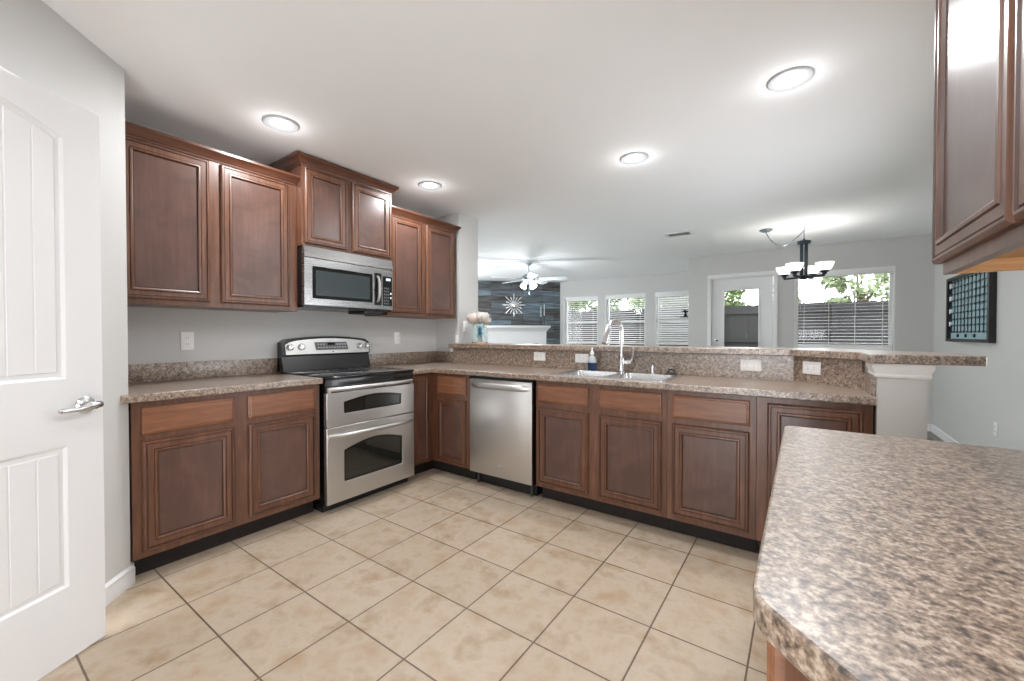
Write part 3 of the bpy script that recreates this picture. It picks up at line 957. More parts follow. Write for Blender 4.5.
bar_handle(d2, 0.518, 0.668, 0.022, 0.740, 0.042, 0.0135, flat=1.15)
# backguard
b = bm_new()
prof = [(0.012, 0.9225), (0.105, 0.9225), (0.075, 1.038), (0.095, 1.045), (0.075, 1.16), (0.012, 1.16)]
n = 20
rings = []
for i in range(n + 1):
    u = U0 + (U1 - U0) * i / n
    q = 2 * i / n - 1
    dz = 0.028 * (1 - q * q) - (0.02 if i in (0, n) else 0)
    rings.append([b.verts.new((w, u, z + (dz if z > 1.1 else 0))) for w, z in prof])
for a, c in zip(rings, rings[1:]):
    for k_ in range(len(prof)):
        b.faces.new((a[k_], a[(k_ + 1) % len(prof)], c[(k_ + 1) % len(prof)], c[k_]))
b.faces.new(rings[0]); b.faces.new(rings[-1])
bgd = obj('backguard', b, M['black'], t, ang=30)
b = bm_new()
u0, u1 = U0 + 0.022, U1 - 0.012
rows = []
for i in range(n + 1):
    u = u0 + (u1 - u0) * i / n
    q = 2 * i / n - 1
    zt = 1.143 + 0.028 * (1 - q * q) - 0.02 * abs(q) ** 12
    zb = 1.050
    wz = lambda z: 0.0965 - (z - 1.045) * (0.02 / 0.115)
    rows.append([b.verts.new((wz(z) + o_, u, z)) for z, o_ in ((zb, 0), (zb, 0.004), (zt, 0.004), (zt, 0))])
for a, c in zip(rows, rows[1:]):
    for k_ in range(4):
        b.faces.new((a[k_], a[(k_ + 1) % 4], c[(k_ + 1) % 4], c[k_]))
b.faces.new(rows[0]); b.faces.new(rows[-1])
cpn = obj('control_panel', b, M['steel'], bgd, ang=30)
def on_panel(u, z, lift=0.0): return (0.1005 - (z - 1.045) * (0.02 / 0.115) + lift, u, z)
b = bm_new(); 
vs = []
for l in (0.0, 0.002):
    for u, z in ((0.262, 1.078), (0.545, 1.078), (0.532, 1.142), (0.252, 1.142)):
        vs.append(b.verts.new(on_panel(u, z, l)))
b.faces.new(vs[:4]); b.faces.new(vs[4:])
for i in range(4): b.faces.new((vs[i], vs[(i + 1) % 4], vs[4 + (i + 1) % 4], vs[4 + i]))
obj('keypad', b, M['grey'], bgd, smooth=False)
b = bm_new(); c = on_panel(0.392, 1.126, 0.002); box(b, c[0] - 0.001, c[0] + 0.0015, 0.362, 0.424, 1.116, 1.137); obj('clock_display', b, M['blackglass'], bgd, smooth=False)
for r_ in range(2):
    for cidx in range(11):
        if r_ == 1 and 3 <= cidx <= 6: continue
        u = 0.275 + cidx * 0.0235; z = 1.094 + r_ * 0.024
        c = on_panel(u, z, 0.002); b = bm_new(); box(b, c[0] - 0.001, c[0] + 0.0012, u, u + 0.014, z, z + 0.010)
        obj('button', b, M['lightgrey'], bgd, smooth=False)
b = bm_new(); c = on_panel(0.405, 1.062, 0.0); lathe(b, [(0, 0), (0.007, 0), (0.007, 0.0015), (0, 0.002)], c, 16, 'x'); obj('emblem', b, M['grey'], bgd)
for u in (0.062, 0.148, 0.655, 0.722):
    c = on_panel(u, 1.103)
    b = bm_new(); lathe(b, [(0, 0), (0.026, 0), (0.026, 0.003), (0.022, 0.004), (0.021, 0.018), (0.019, 0.022), (0, 0.023)], c, 24, 'x')
    kb = obj('knob', b, M['nickel'], bgd)
    b = bm_new(); lathe(b, [(0.023, 0.0), (0.029, 0.0), (0.029, 0.002), (0.023, 0.0025), (0.023, 0)], c, 24, 'x'); obj('knob_ring', b, M['blackmatte'], kb)
    b = bm_new(); box(b, c[0] + 0.021, c[0] + 0.029, u - 0.005, u + 0.005, 1.085, 1.121, 0.002); obj('knob_grip', b, M['chrome'], kb)

# ------------------------------------------------------------------ microwave
t = thing('microwave', 'stainless over-the-range microwave hanging above the range', 'microwave', (0.2, 0.381, 1.40))
V0, V1 = 0.004, 0.760
part_box('case', t, FA, V0, V1, 0.01, 0.372, 1.408, 1.822, 'blackmatte')
part_box('bottom_plate', t, FA, V0 + 0.004, V1 - 0.004, 0.02, 0.385, 1.392, 1.4075, 'black')
part_box('grease_filter', t, FA, 0.50, 0.68, 0.16, 0.385, 1.370, 1.3915, 'blackmatte', 0.003)
# vent strip above the door, leaning back a little
b = bm_new()
vs = [b.verts.new(p) for u in (V0, V1) for p in ((0.3725, u, 1.745), (0.412, u, 1.745), (0.398, u, 1.822), (0.3725, u, 1.822))]
b.faces.new(vs[:4]); b.faces.new(vs[4:])
for i in range(4): b.faces.new((vs[i], vs[(i + 1) % 4], vs[4 + (i + 1) % 4], vs[4 + i]))
obj('vent_strip', b, M['steeld'], t, smooth=False)
f = lambda p: Vector((0.3725 + p.z, p.x, p.y))
def rr(u0, u1, z0, z1, r): return rounded([(u0, z0), (u1, z0), (u1, z1), (u0, z1)], {0: r, 1: r, 2: r, 3: r}, 4)
b = bm_new(); prism(b, [(V0, 1.408), (0.758, 1.408), (0.758, 1.742), (V0, 1.742)], 0, 0.036, [rr(0.062, 0.562, 1.458, 1.685, 0.012), rr(0.656, 0.752, 1.440, 1.682, 0.006)])
md = obj('door', xf(b, f), M['steeld'], t, bevel=0.003)
b = bm_new(); prism(b, rr(0.060, 0.564, 1.456, 1.687, 0.012), 0.004, 0.030); obj('window_frame', xf(b, f), M['blackglass'], md, smooth=False)
b = bm_new(); prism(b, rr(0.088, 0.534, 1.482, 1.660, 0.010), 0.0302, 0.0325); obj('window', xf(b, f), M['mwglass'], md, smooth=False)
b = bm_new(); prism(b, rr(0.578, 0.640, 1.440, 1.700, 0.008), 0.0362, 0.042); obj('handle_plate', xf(b, f), M['black'], md, smooth=False)
b = bm_new(); tube(b, [(0.602, 0.40, 1.462), (0.602, 0.428, 1.480), (0.602, 0.440, 1.52), (0.602, 0.443, 1.57), (0.602, 0.440, 1.62), (0.602, 0.428, 1.662), (0.602, 0.40, 1.680)], [0.009, 0.010, 0.011, 0.012, 0.011, 0.010, 0.009], 10)
obj('handle', xf(b, FA), M['steelv'], md)
b = bm_new(); prism(b, rr(0.654, 0.754, 1.438, 1.684, 0.006), 0.004, 0.0345); cp_ = obj('control_panel', xf(b, f), M['blackglass'], t, smooth=False)
b = bm_new(); box(b, 0.690, 0.735, 1.648, 1.668, 0.0346, 0.0355); obj('display', xf(b, f), M['display'], cp_, smooth=False)
for r_ in range(6):
    for c_ in range(3):
        u = 0.668 + c_ * 0.019; z = 1.452 + r_ * 0.025
        b = bm_new(); box(b, u, u + 0.013, z, z + 0.014, 0.0346, 0.0355); obj('button', xf(b, f), M['grey'], cp_, smooth=False)
for z in (1.500, 1.535):
    b = bm_new(); box(b, 0.731, 0.745, z, z + 0.016, 0.0346, 0.036); obj('button', xf(b, f), M['plate'], cp_, smooth=False)

# ------------------------------------------------------------------ dishwasher
t = thing('dishwasher', 'stainless dishwasher under the counter beside the corner cabinet', 'dishwasher', (1.35, 1.3, 0))
part_box('tub', t, FB, 1.052, 1.642, -0.55, -0.004, 0.10, 0.868, 'blackmatte')
part_box('toe_panel', t, FB, 1.06, 1.63, -0.50, -0.07, 0.0, 0.0995, 'blackmatte')
b = bm_new(); box(b, 1.050, 1.644, -0.0035, 0.022, 0.106, 0.852, 0.006)
dd = obj('door', xf(b, FB), M['steel'], t)
b = bm_new()
n = 18; rings = []
for i in range(n + 1):
    q = i / n; e = 1 - (2 * q - 1) ** 6
    u = 1.078 + (1.616 - 1.078) * q
    w = 0.0225 + 0.034 * e
    hh = 0.019 + 0.004 * e
    zc = 0.805
    rings.append([b.verts.new((u, w - 0.010, zc + hh)), b.verts.new((u, w, zc + hh * 0.6)), b.verts.new((u, w, zc - hh * 0.6)), b.verts.new((u, w - 0.010, zc - hh))])
for a, c in zip(rings, rings[1:]):
    for k_ in range(4):
        b.faces.new((a[k_], a[(k_ + 1) % 4], c[(k_ + 1) % 4], c[k_]))
b.faces.new(rings[0]); b.faces.new(rings[-1])
obj('handle', xf(b, FB), M['steel'], dd, ang=60)
b = bm_new(); lathe(b, [(0, 0), (0.022, 0), (0.022, 0.0015), (0, 0.0018)], (0, 0, 0), 24, 'y')
for v in b.verts: v.co = Vector((1.345 + v.co.x, 0.022 + v.co.y, 0.200 + v.co.z * 0.3))
obj('emblem', xf(b, FB), M['lightgrey'], dd)
for u in (1.085, 1.60):
    b = bm_new(); tube(b, [(u, -0.05, 0.0), (u, -0.05, 0.0995)], 0.010, 10); obj('foot', xf(b, FB), M['slot'], t)

# ------------------------------------------------------------------ sink and what stands on it
t = thing('kitchen_sink', 'double bowl stainless drop-in sink set in the long countertop', 'sink', (2.16, 1.29, 0.914))
bowls = [(SX0 + 0.035, 2.145, SY0 + 0.030, SY1 - 0.085), (2.175, SX1 - 0.035, SY0 + 0.030, SY1 - 0.085)]
def rr2(x0, x1, y0, y1, r): return rounded([(x0, y0), (x1, y0), (x1, y1), (x0, y1)], {0: r, 1: r, 2: r, 3: r}, 5)
b = bm_new()
prism(b, rr2(SX0, SX1, SY0, SY1, 0.03), 0.9145, 0.9205, [rr2(*bw, 0.045) for bw in bowls])
obj('rim', b, M['sinksteel'], t, bevel=0.002)
for bw in bowls:
    b = bm_new()
    lv = []
    for ins, z in ((0.0, 0.9205), (0.004, 0.90), (0.012, 0.76), (0.04, 0.745)):
        lv.append([b.verts.new((p[0], p[1], z)) for p in rr2(bw[0] + ins, bw[1] - ins, bw[2] + ins, bw[3] - ins, 0.045)])
    for ins, z in ((0.037, 0.742), (0.008, 0.757), (0.0005, 0.90), (-0.002, 0.9146)):
        lv.append([b.verts.new((p[0], p[1], z)) for p in rr2(bw[0] + ins, bw[1] - ins, bw[2] + ins, bw[3] - ins, 0.045)])
    for i_, (a, c) in enumerate(zip(lv, lv[1:])):
        if i_ == 3: continue
        for k_ in range(len(a)):
            b.faces.new((a[k_], a[(k_ + 1) % len(a)], c[(k_ + 1) % len(a)], c[k_]))
    b.faces.new(lv[3]); b.faces.new(lv[4])
    for k_ in range(len(lv[0])):
        b.faces.new((lv[0][k_], lv[0][(k_ + 1) % len(lv[0])], lv[7][(k_ + 1) % len(lv[0])], lv[7][k_]))
    bo = obj('bowl', b, M['sinksteel'], t)
    b = bm_new(); lathe(b, [(0, 0), (0.045, 0), (0.045, 0.003), (0.030, 0.002), (0, -0.001 + 0.002)], ((bw[0] + bw[1]) / 2, (bw[2] + bw[3]) / 2, 0.7455), 24)
    obj('drain', b, M['chrome'], bo)

FX, FY = 2.125, 1.497
t = thing('faucet', 'tall chrome gooseneck kitchen faucet behind the sink', 'faucet', (FX, FY, 0.9205))
b = bm_new(); lathe(b, [(0, 0), (0.030, 0), (0.030, 0.006), (0.025, 0.012), (0.022, 0.10), (0.018, 0.115), (0, 0.116)], (FX, FY, 0.9206), 24)
obj('base', b, M['chrome'], t)
pts = [(FX, FY, 1.03), (FX, FY, 1.22)]
R_ = 0.085
for i in range(1, 13):
    a = pi * i / 12 * 0.92
    pts.append((FX - 0.25 * (R_ - R_ * cos(a)), FY - (R_ - R_ * cos(a)) * 0.97, 1.22 + R_ * sin(a)))
b = bm_new(); tube(b, pts, 0.0155, 12); obj('spout', b, M['chrome'], t)
e = Vector(pts[-1]); dvec = (Vector(pts[-1]) - Vector(pts[-2])).normalized()
b = bm_new(); tube(b, [e - dvec * 0.005, e + dvec * 0.02, e + dvec * 0.06, e + dvec * 0.11, e + dvec * 0.115], [0.016, 0.019, 0.021, 0.024, 0.019], 14); obj('spray_head', b, M['chrome'], t)
b = bm_new(); tube(b, [(FX + 0.015, FY, 0.995), (FX + 0.075, FY, 0.995)], [0.017, 0.019], 14)
lv_ = obj('valve', b, M['chrome'], t)
b = bm_new(); tube(b, [(FX + 0.065, FY, 1.0), (FX + 0.085, FY - 0.004, 1.03), (FX + 0.092, FY - 0.008, 1.07), (FX + 0.090, FY - 0.01, 1.105)], [0.011, 0.009, 0.0075, 0.006], 10)
obj('lever', b, M['chrome'], lv_)

t = thing('soap_bottle', 'clear bottle half full of dark blue dish soap, left of the faucet', 'bottle', (1.885, 1.50, 0.9206))
b = bm_new(); lathe(b, [(0, 0), (0.030, 0), (0.036, 0.006), (0.036, 0.062), (0, 0.062)], (1.885, 1.50, 0.9207), 20)
for v in b.verts: v.co.y = 1.50 + (v.co.y - 1.50) * 0.7
obj('soap', b, M['soap'], t)
b = bm_new(); lathe(b, [(0, 0.0622), (0.036, 0.0622), (0.034, 0.085), (0.022, 0.108), (0.012, 0.118), (0.012, 0.125), (0, 0.125)], (1.885, 1.50, 0.9207), 20)
for v in b.verts: v.co.y = 1.50 + (v.co.y - 1.50) * 0.7
obj('bottle_top', b, M['clearsoap'], t)
b = bm_new(); lathe(b, [(0, 0.1252), (0.016, 0.1252), (0.015, 0.145), (0.008, 0.150), (0.006, 0.175), (0.002, 0.182), (0, 0.182)], (1.885, 1.50, 0.9207), 16)
obj('cap', b, M['plate'], t)

t = thing('soap_dispenser', 'small chrome soap pump on the sink rim, right of the faucet', 'dispenser', (2.355, 1.497, 0.9206))
b = bm_new(); lathe(b, [(0, 0), (0.022, 0), (0.022, 0.006), (0.013, 0.010), (0.012, 0.035), (0.017, 0.038), (0.016, 0.056), (0.008, 0.062), (0, 0.062)], (2.355, 1.497, 0.9207), 18)
obj('pump', b, M['chrome'], t)
b = bm_new(); tube(b, [(2.355, 1.497, 0.972), (2.352, 1.470, 0.974), (2.350, 1.448, 0.968)], 0.006, 8); obj('spout', b, M['chrome'], t)

t = thing('sink_stopper', 'black rubber sink stopper lying on the back right corner of the sink', 'stopper', (2.485, 1.492, 0.9206))
b = bm_new(); lathe(b, [(0, 0), (0.040, 0), (0.042, 0.004), (0.036, 0.010), (0.020, 0.013), (0, 0.013)], (2.485, 1.492, 0.9207), 24); obj('disc', b, M['blackmatte'], t)
b = bm_new(); tube(b, [(2.462, 1.492, 0.931), (2.466, 1.492, 0.950), (2.485, 1.492, 0.957), (2.504, 1.492, 0.950), (2.508, 1.492, 0.931)], 0.005, 8); obj('grip', b, M['blackmatte'], t)

# ------------------------------------------------------------------ vase with flowers on the bar ledge
VX, VY, VZ = 0.56, 1.72, 1.1107
t = thing('flower_vase', 'teal tinted glass jar vase of flowers on the left end of the bar ledge', 'vase', (VX, VY, VZ))
m, nt, bs = newmat('teal_glass')
bs.inputs['Base Color'].default_value = (0.62, 0.86, 0.88, 1); bs.inputs['Roughness'].default_value = 0.05
bs.inputs['Alpha'].default_value = 0.20
M['tealglass'] = m
for pk in ('petal', 'petalw'):
    pb = M[pk].node_tree.nodes['Principled BSDF']
    pb.inputs['Subsurface Weight'].default_value = 0.5; pb.inputs['Subsurface Radius'].default_value = (0.05, 0.035, 0.03)
b = bm_new(); lathe(b, [(0, 0), (0.070, 0), (0.080, 0.010), (0.082, 0.03), (0.082, 0.15), (0.074, 0.17), (0.066, 0.18), (0.066, 0.20), (0.062, 0.20), (0.062, 0.18), (0.070, 0.168), (0.078, 0.15), (0.078, 0.03), (0.070, 0.012), (0, 0.012)], (VX, VY, VZ + 0.0005), 28)
obj('jar', b, M['tealglass'], t)
b = bm_new(); lathe(b, [(0.083, 0.0005), (0.086, 0.0005), (0.086, 0.018), (0.083, 0.018), (0.083, 0.0005)], (VX, VY, VZ), 28); obj('base_band', b, M['copper'], t)
b = bm_new(); box(b, VX + 0.045, VX + 0.075, VY - 0.080, VY - 0.062, VZ + 0.08, VZ + 0.165, 0.006); obj('ribbon', b, M['ribbon'], t)
fl = [(-0.045, -0.035, 0.262, 0.070, 'petal', 'blush pink blossom at the left of the vase'),
      (0.052, -0.020, 0.275, 0.066, 'petalw', 'ivory pink blossom highest at the right of the vase'),
      (-0.010, 0.055, 0.270, 0.060, 'petalw', 'ivory blossom at the back of the vase'),
      (0.040, 0.050, 0.240, 0.052, 'petal', 'small pink blossom low at the right side of the vase')]
for i, (dx, dy, dz, r, pm, lb) in enumerate(fl):
    hx, hy, hz = VX + dx, VY + dy, VZ + dz
    ft = thing('peony', lb, 'flower', (VX + dx * 0.3, VY + dy * 0.3, VZ + 0.02), 0, 'flowers in the teal vase')
    b = bm_new()
    rnd = random.Random(i)
    for cnt, tip, rad, span in ((3, 0.15, 0.55, 1.0), (5, 0.45, 0.72, 0.75), (7, 0.85, 0.88, 0.6), (8, 1.30, 1.0, 0.55)):
        for k_ in range(cnt):
            az = 2 * pi * (k_ + rnd.random() * 0.4) / cnt + tip * 3
            tp = tip * rnd.uniform(0.85, 1.15)
            grid = []
            for a_ in range(6):
                l_ = a_ / 5
                th = 2.9 + (tp - 2.9) * l_
                row = []
                for c_ in range(5):
                    s_ = c_ / 2 - 1
                    ww = span * (0.35 + 0.65 * sin(pi * (0.15 + 0.7 * l_)))
                    a2 = az + s_ * ww
                    rr_ = r * rad * (1 + 0.10 * l_ * l_ * (1 if tip > 0.8 else 0) + 0.05 * l_ * rnd.uniform(-1, 1) - 0.05 * s_ * s_ * l_)
                    th2 = th + 0.16 * s_ * s_ * l_
                    row.append(b.verts.new((hx + rr_ * sin(th2) * cos(a2), hy + rr_ * sin(th2) * sin(a2), hz + rr_ * cos(th2))))
                grid.append(row)
            for a_ in range(5):
                for c_ in range(4):
                    b.faces.new((grid[a_][c_], grid[a_][c_ + 1], grid[a_ + 1][c_ + 1], grid[a_ + 1][c_]))
    bmesh.ops.solidify(b, geom=b.faces[:], thickness=0.002)
    obj('blossom', b, M[pm], ft, ang=80)
    b = bm_new(); tube(b, [(VX - dx * 0.5, VY - dy * 0.5, VZ + 0.02), (VX + dx * 0.2, VY + dy * 0.2, VZ + 0.12), (hx, hy, hz - r * 0.25)], 0.0045, 7); obj('stem', b, M['stem'], ft)
    b = bm_new()
    for q in range(9):
        az = rnd.uniform(0, 2 * pi); z0 = VZ + 0.04 + 0.014 * q
        c0 = Vector((VX + dx * 0.1, VY + dy * 0.1, z0)); tip = c0 + Vector((cos(az) * 0.05, sin(az) * 0.05, 0.035))
        sd = Vector((-sin(az), cos(az), 0.2)) * 0.022
        mid = (c0 + tip) / 2
        v1, v2, v3, v4 = (b.verts.new(p) for p in (c0, mid + sd, tip, mid - sd))
        b.faces.new((v1, v2, v3)); b.faces.new((v1, v3, v4))
    bmesh.ops.solidify(b, geom=b.faces[:], thickness=0.0015)
    obj('leaves', b, M['stem'], ft)

# ------------------------------------------------------------------ wall plates
def duplex(name, label, cat, loc, rz, group, horiz=False, blank=False):
    """local: plate in the xz plane, facing -y"""
    t = thing(name, label, cat, loc, rz, group)
    w, h = (0.118, 0.073) if horiz else (0.072, 0.116)
    b = bm_new(); box(b, -w / 2, w / 2, -0.006, 0.0, -h / 2, h / 2, 0.002); obj('cover_plate', b, M['plate'], t, local=True)
    for s in (-1, 1):
        cx, cz = (s * 0.020, 0) if horiz else (0, s * 0.020)
        b = bm_new(); box(b, cx - 0.014, cx + 0.014, -0.0078, -0.0062, cz - 0.014, cz + 0.014, 0.0007, 1); soc = obj('socket', b, M['plate'], t, local=True)
        b = bm_new()
        for q in (-0.0055, 0.0055):
            if horiz: box(b, cx - 0.004, cx + 0.004, -0.0083, -0.0079, cz + q - 0.001, cz + q + 0.001)
            else: box(b, cx + q - 0.001, cx + q + 0.001, -0.0083, -0.0079, cz - 0.004, cz + 0.004)
        obj('slots', b, M['slot'], soc, local=True, smooth=False)
    return t
A90 = radians(90)
OG = 'white outlet plates'
duplex('outlet', 'white outlet on the wall above the left counter, beside the white door', 'outlet', (0.0005, -0.545, 1.160), A90, OG)
duplex('outlet', 'white outlet on the wall just right of the range', 'outlet', (0.0005, 1.133, 1.168), A90, OG)
duplex('outlet', 'sideways white outlet on the bar splash left of the soap bottle, farther from it', 'outlet', (1.364, 1.5695, 1.012), 0, OG, True)
duplex('outlet', 'sideways white outlet on the bar splash right beside the blue soap bottle', 'outlet', (1.765, 1.5695, 1.008), 0, OG, True)
duplex('outlet', 'sideways white outlet on the straight bar splash right of the sink', 'outlet', (2.962, 1.5695, 1.002), 0, OG, True)
duplex('outlet', 'sideways white outlet on the angled bar splash near the white post', 'outlet', (3.282, 1.4785, 1.005), radians(-45), OG, True)
duplex('outlet', 'white outlet low on the right wall beneath the framed grid', 'outlet', (4.5615, 3.624, 0.413), radians(-90), OG)
t = thing('light_switch', 'white light switch on the stub wall above the vase', 'switch', (0.3355, 1.75, 1.29), A90)
b = bm_new(); box(b, -0.036, 0.036, -0.006, 0, -0.058, 0.058, 0.002); obj('cover_plate', b, M['plate'], t, local=True)
b = bm_new(); box(b, -0.017, 0.017, -0.010, -0.0062, -0.034, 0.034, 0.002); obj('rocker', b, M['plate'], t, local=True)

# ------------------------------------------------------------------ recessed lights
def can(label, x, y):
    t = thing('recessed_light', label, 'ceiling light', (x, y, H), 0, 'recessed ceiling lights')
    b = bm_new(); lathe(b, [(0.056, -0.0005), (0.098, -0.0005), (0.098, -0.005), (0.092, -0.009), (0.078, -0.008), (0.056, -0.002), (0.056, -0.0005)], (0, 0, 0), 36); obj('trim_ring', b, M['lightgrey'], t, local=True)
    b = bm_new(); lathe(b, [(0.0555, -0.001), (0.0555, -0.003), (0.045, -0.008), (0.025, -0.011), (0, -0.012)], (0, 0, 0), 32); obj('lens', b, M['lens'], t, local=True)
    return t
def can_lamps(t, k=1.0):
    l = bpy.data.lights.new('lamp', 'AREA'); l.shape = 'DISK'; l.size = 0.12; l.energy = CAN_DISC * k; l.color = (0.97, 0.98, 1.0)
    o = bpy.data.objects.new('lamp', l); COL.objects.link(o); o.parent = t; o.location = (0, 0, -0.02)
    l = bpy.data.lights.new('bulb_glow', 'POINT'); l.shadow_soft_size = 0.05; l.energy = CAN_BULB * k; l.color = (0.97, 0.98, 1.0)
    o = bpy.data.objects.new('bulb_glow', l); COL.objects.link(o); o.parent = t; o.location = (0, 0, -0.085)
can0 = can('recessed ceiling light above the left wall cabinet', 0.693, -0.282)
cans = [can0,
        dup(can0, (0.670, 0.937, H), 'recessed ceiling light above the cabinet right of the microwave'),
        dup(can0, (2.248, 1.397, H), 'recessed ceiling light over the sink, in the middle of the ceiling'),
        dup(can0, (3.175, 0.948, H), 'recessed ceiling light nearest the right hand wall cabinet'),
        dup(can0, (2.55, -2.0, H), 'added unseen fill light over the floor behind the near counter'),  # this can and the next are added out of view as fill
        dup(can0, (3.45, -0.62, H), 'added unseen fill light over the near clipped corner counter')]
for c_ in cans: can_lamps(c_)

# ceiling vent
t = thing('ceiling_vent', 'white rectangular ceiling air vent with dark slots', 'vent', (1.97, 3.885, H))
b = bm_new()
box(b, -0.17, 0.17, -0.10, -0.075, -0.010, -0.001); box(b, -0.17, 0.17, 0.075, 0.10, -0.010, -0.001); box(b, -0.17, -0.13, -0.075, 0.075, -0.010, -0.001); box(b, 0.13, 0.17, -0.075, 0.075, -0.010, -0.001)
obj('frame', b, M['white'], t, local=True, smooth=False)
b = bm_new(); box(b, -0.13, 0.13, -0.075, 0.075, -0.003, -0.001); obj('backing', b, M['grey'], t, local=True, smooth=False)
for q in range(5):
    b = bm_new(); y = -0.056 + q * 0.028
    vs = [b.verts.new(p) for p in ((-0.129, y - 0.007, -0.009), (0.129, y - 0.007, -0.009), (0.129, y + 0.005, -0.004), (-0.129, y + 0.005, -0.004), (-0.129, y - 0.007, -0.008), (0.129, y - 0.007, -0.008), (0.129, y + 0.005, -0.003), (-0.129, y + 0.005, -0.003))]
    for f_ in ((0, 1, 2, 3), (4, 5, 6, 7), (0, 1, 5, 4), (2, 3, 7, 6), (0, 3, 7, 4), (1, 2, 6, 5)): b.faces.new([vs[i] for i in f_])
    obj('slat', b, M['white'], t, local=True, smooth=False)

# ------------------------------------------------------------------ ceiling fan in the living room
t = thing('ceiling_fan', 'white ceiling fan with lit glass shades in the living room', 'ceiling fan', (-0.60, 4.42, H))
b = bm_new(); lathe(b, [(0, -0.001), (0.075, -0.001), (0.07, -0.03), (0.03, -0.07), (0.014, -0.075), (0.012, -0.24), (0, -0.24)], (0, 0, 0), 24); obj('canopy', b, M['fanwhite'], t, local=True)
b = bm_new(); lathe(b, [(0, -0.22), (0.04, -0.225), (0.11, -0.25), (0.125, -0.28), (0.115, -0.32), (0.06, -0.345), (0.05, -0.38), (0, -0.385)], (0, 0, 0), 28); obj('motor', b, M['fanmetal'], t, local=True)
for k_ in range(5):
    a = radians(22 + 72 * k_)
    b = bm_new()
    pl = rounded([(0.19, -0.055), (0.66, -0.072), (0.66, 0.072), (0.19, 0.055)], {1: 0.06, 2: 0.06}, 5)
    prism(b, pl, -0.003, 0.003)
    rm = Matrix.Rotation(a, 4, 'Z') @ Matrix.Translation((0, 0, -0.305)) @ Matrix.Rotation(radians(-15), 4, 'X')
    b.transform(rm); bl = obj('blade', b, M['fanwhite'], t, local=True, smooth=False)
    b = bm_new(); box(b, 0.10, 0.24, -0.02, 0.02, 0.003, 0.009, 0.002); b.transform(rm); obj('blade_arm', b, M['fanmetal'], bl, local=True)
for k_ in range(4):
    a = radians(80 + 90 * k_)
    b = bm_new(); lathe(b, [(0.02, 0), (0.028, -0.01), (0.045, -0.05), (0.055, -0.095), (0.052, -0.097), (0.040, -0.05), (0.02, -0.012), (0.02, 0)], (0, 0, 0), 18)
    lathe(b, [(0, -0.02), (0.022, -0.035), (0.026, -0.055), (0, -0.078)], (0, 0, 0), 12)
    b.transform(Matrix.Rotation(a, 4, 'Z') @ Matrix.Translation((0.075, 0, -0.36)) @ Matrix.Rotation(radians(-35), 4, 'Y')); obj('light_shade', b, M['bulbshade'], t, local=True)
l = bpy.data.lights.new('lamp', 'POINT'); l.energy = 28; l.shadow_soft_size = 0.1; l.color = (0.92, 0.97, 1.0)
o = bpy.data.objects.new('lamp', l); COL.objects.link(o); o.parent = t; o.location = (0, 0, -0.56)
b = bm_new(); tube(b, [(0.02, 0, -0.38), (0.02, 0, -0.54)], 0.002, 5); lathe(b, [(0, -0.54), (0.006, -0.545), (0.006, -0.56), (0, -0.565)], (0.02, 0, 0), 8); obj('pull_chain', b, M['fanmetal'], t, local=True)

# ------------------------------------------------------------------ chandelier
CX, CY = 3.24, 4.30
t = thing('chandelier', 'dark metal chandelier with four white glass cup shades', 'chandelier', (CX, CY, 1.84))
b = bm_new()
for q in range(4):
    a = pi / 4 + q * pi / 2
    tube(b, [(CX + 0.030 * cos(a), CY + 0.030 * sin(a), 1.87), (CX + 0.030 * cos(a), CY + 0.030 * sin(a), 2.25)], 0.017, 8)
obj('post', b, M['darkmetal'], t)
b = bm_new(); lathe(b, [(0, 2.245), (0.062, 2.245), (0.066, 2.255), (0.066, 2.275), (0.05, 2.28), (0.012, 2.285), (0.012, 2.30), (0, 2.30)], (CX, CY, 0), 24); obj('top_cap', b, M['darkmetal'], t)
b = bm_new(); lathe(b, [(0, 1.835), (0.03, 1.838), (0.055, 1.85), (0.06, 1.865), (0.05, 1.88), (0, 1.885)], (CX, CY, 0), 24); obj('hub', b, M['darkmetal'], t)
for k_ in range(4):
    a = radians(66 + 90 * k_)
    ca, sa = cos(a), sin(a)
    P_ = lambda r, z: (CX + ca * r, CY + sa * r, z)
    b = bm_new(); box(b, 0.03, 0.21, -0.013, 0.013, -0.010, 0.010, 0.003); b.transform(Matrix.Translation((CX, CY, 1.862)) @ Matrix.Rotation(a, 4, 'Z')); ar = obj('arm', b, M['darkmetal'], t)
    b = bm_new(); lathe(b, [(0, 0), (0.02, 0), (0.022, 0.02), (0.045, 0.03), (0.045, 0.042), (0, 0.042)], P_(0.205, 1.872), 20); obj('socket_cup', b, M['darkmetal'], ar)
    b = bm_new(); lathe(b, [(0, 0.0425), (0.045, 0.0425), (0.056, 0.052), (0.074, 0.085), (0.088, 0.128), (0.085, 0.129), (0.070, 0.085), (0.052, 0.056), (0, 0.050)], P_(0.205, 1.872), 26); obj('shade', b, M['shade'], ar)
    l = bpy.data.lights.new('lamp', 'POINT'); l.energy = 2.0; l.shadow_soft_size = 0.04; l.color = (1, 0.97, 0.92)
    o = bpy.data.objects.new('lamp', l); COL.objects.link(o); o.parent = t; o.location = Vector(P_(0.205, 1.985)) - Vector((CX, CY, 1.84))
b = bm_new(); lathe(b, [(0, -0.001), (0.07, -0.001), (0.068, -0.012), (0.04, -0.028), (0.010, -0.034), (0, -0.034)], (2.868, 4.278, H), 24); obj('canopy', b, M['fanmetal'], t)
b = bm_new(); tube(b, [(CX, CY, H - 0.001), (CX, CY, H - 0.03), (CX + 0.012, CY, H - 0.045), (CX, CY, H - 0.055)], 0.004, 6); obj('ceiling_hook', b, M['fanmetal'], t)
pts = []
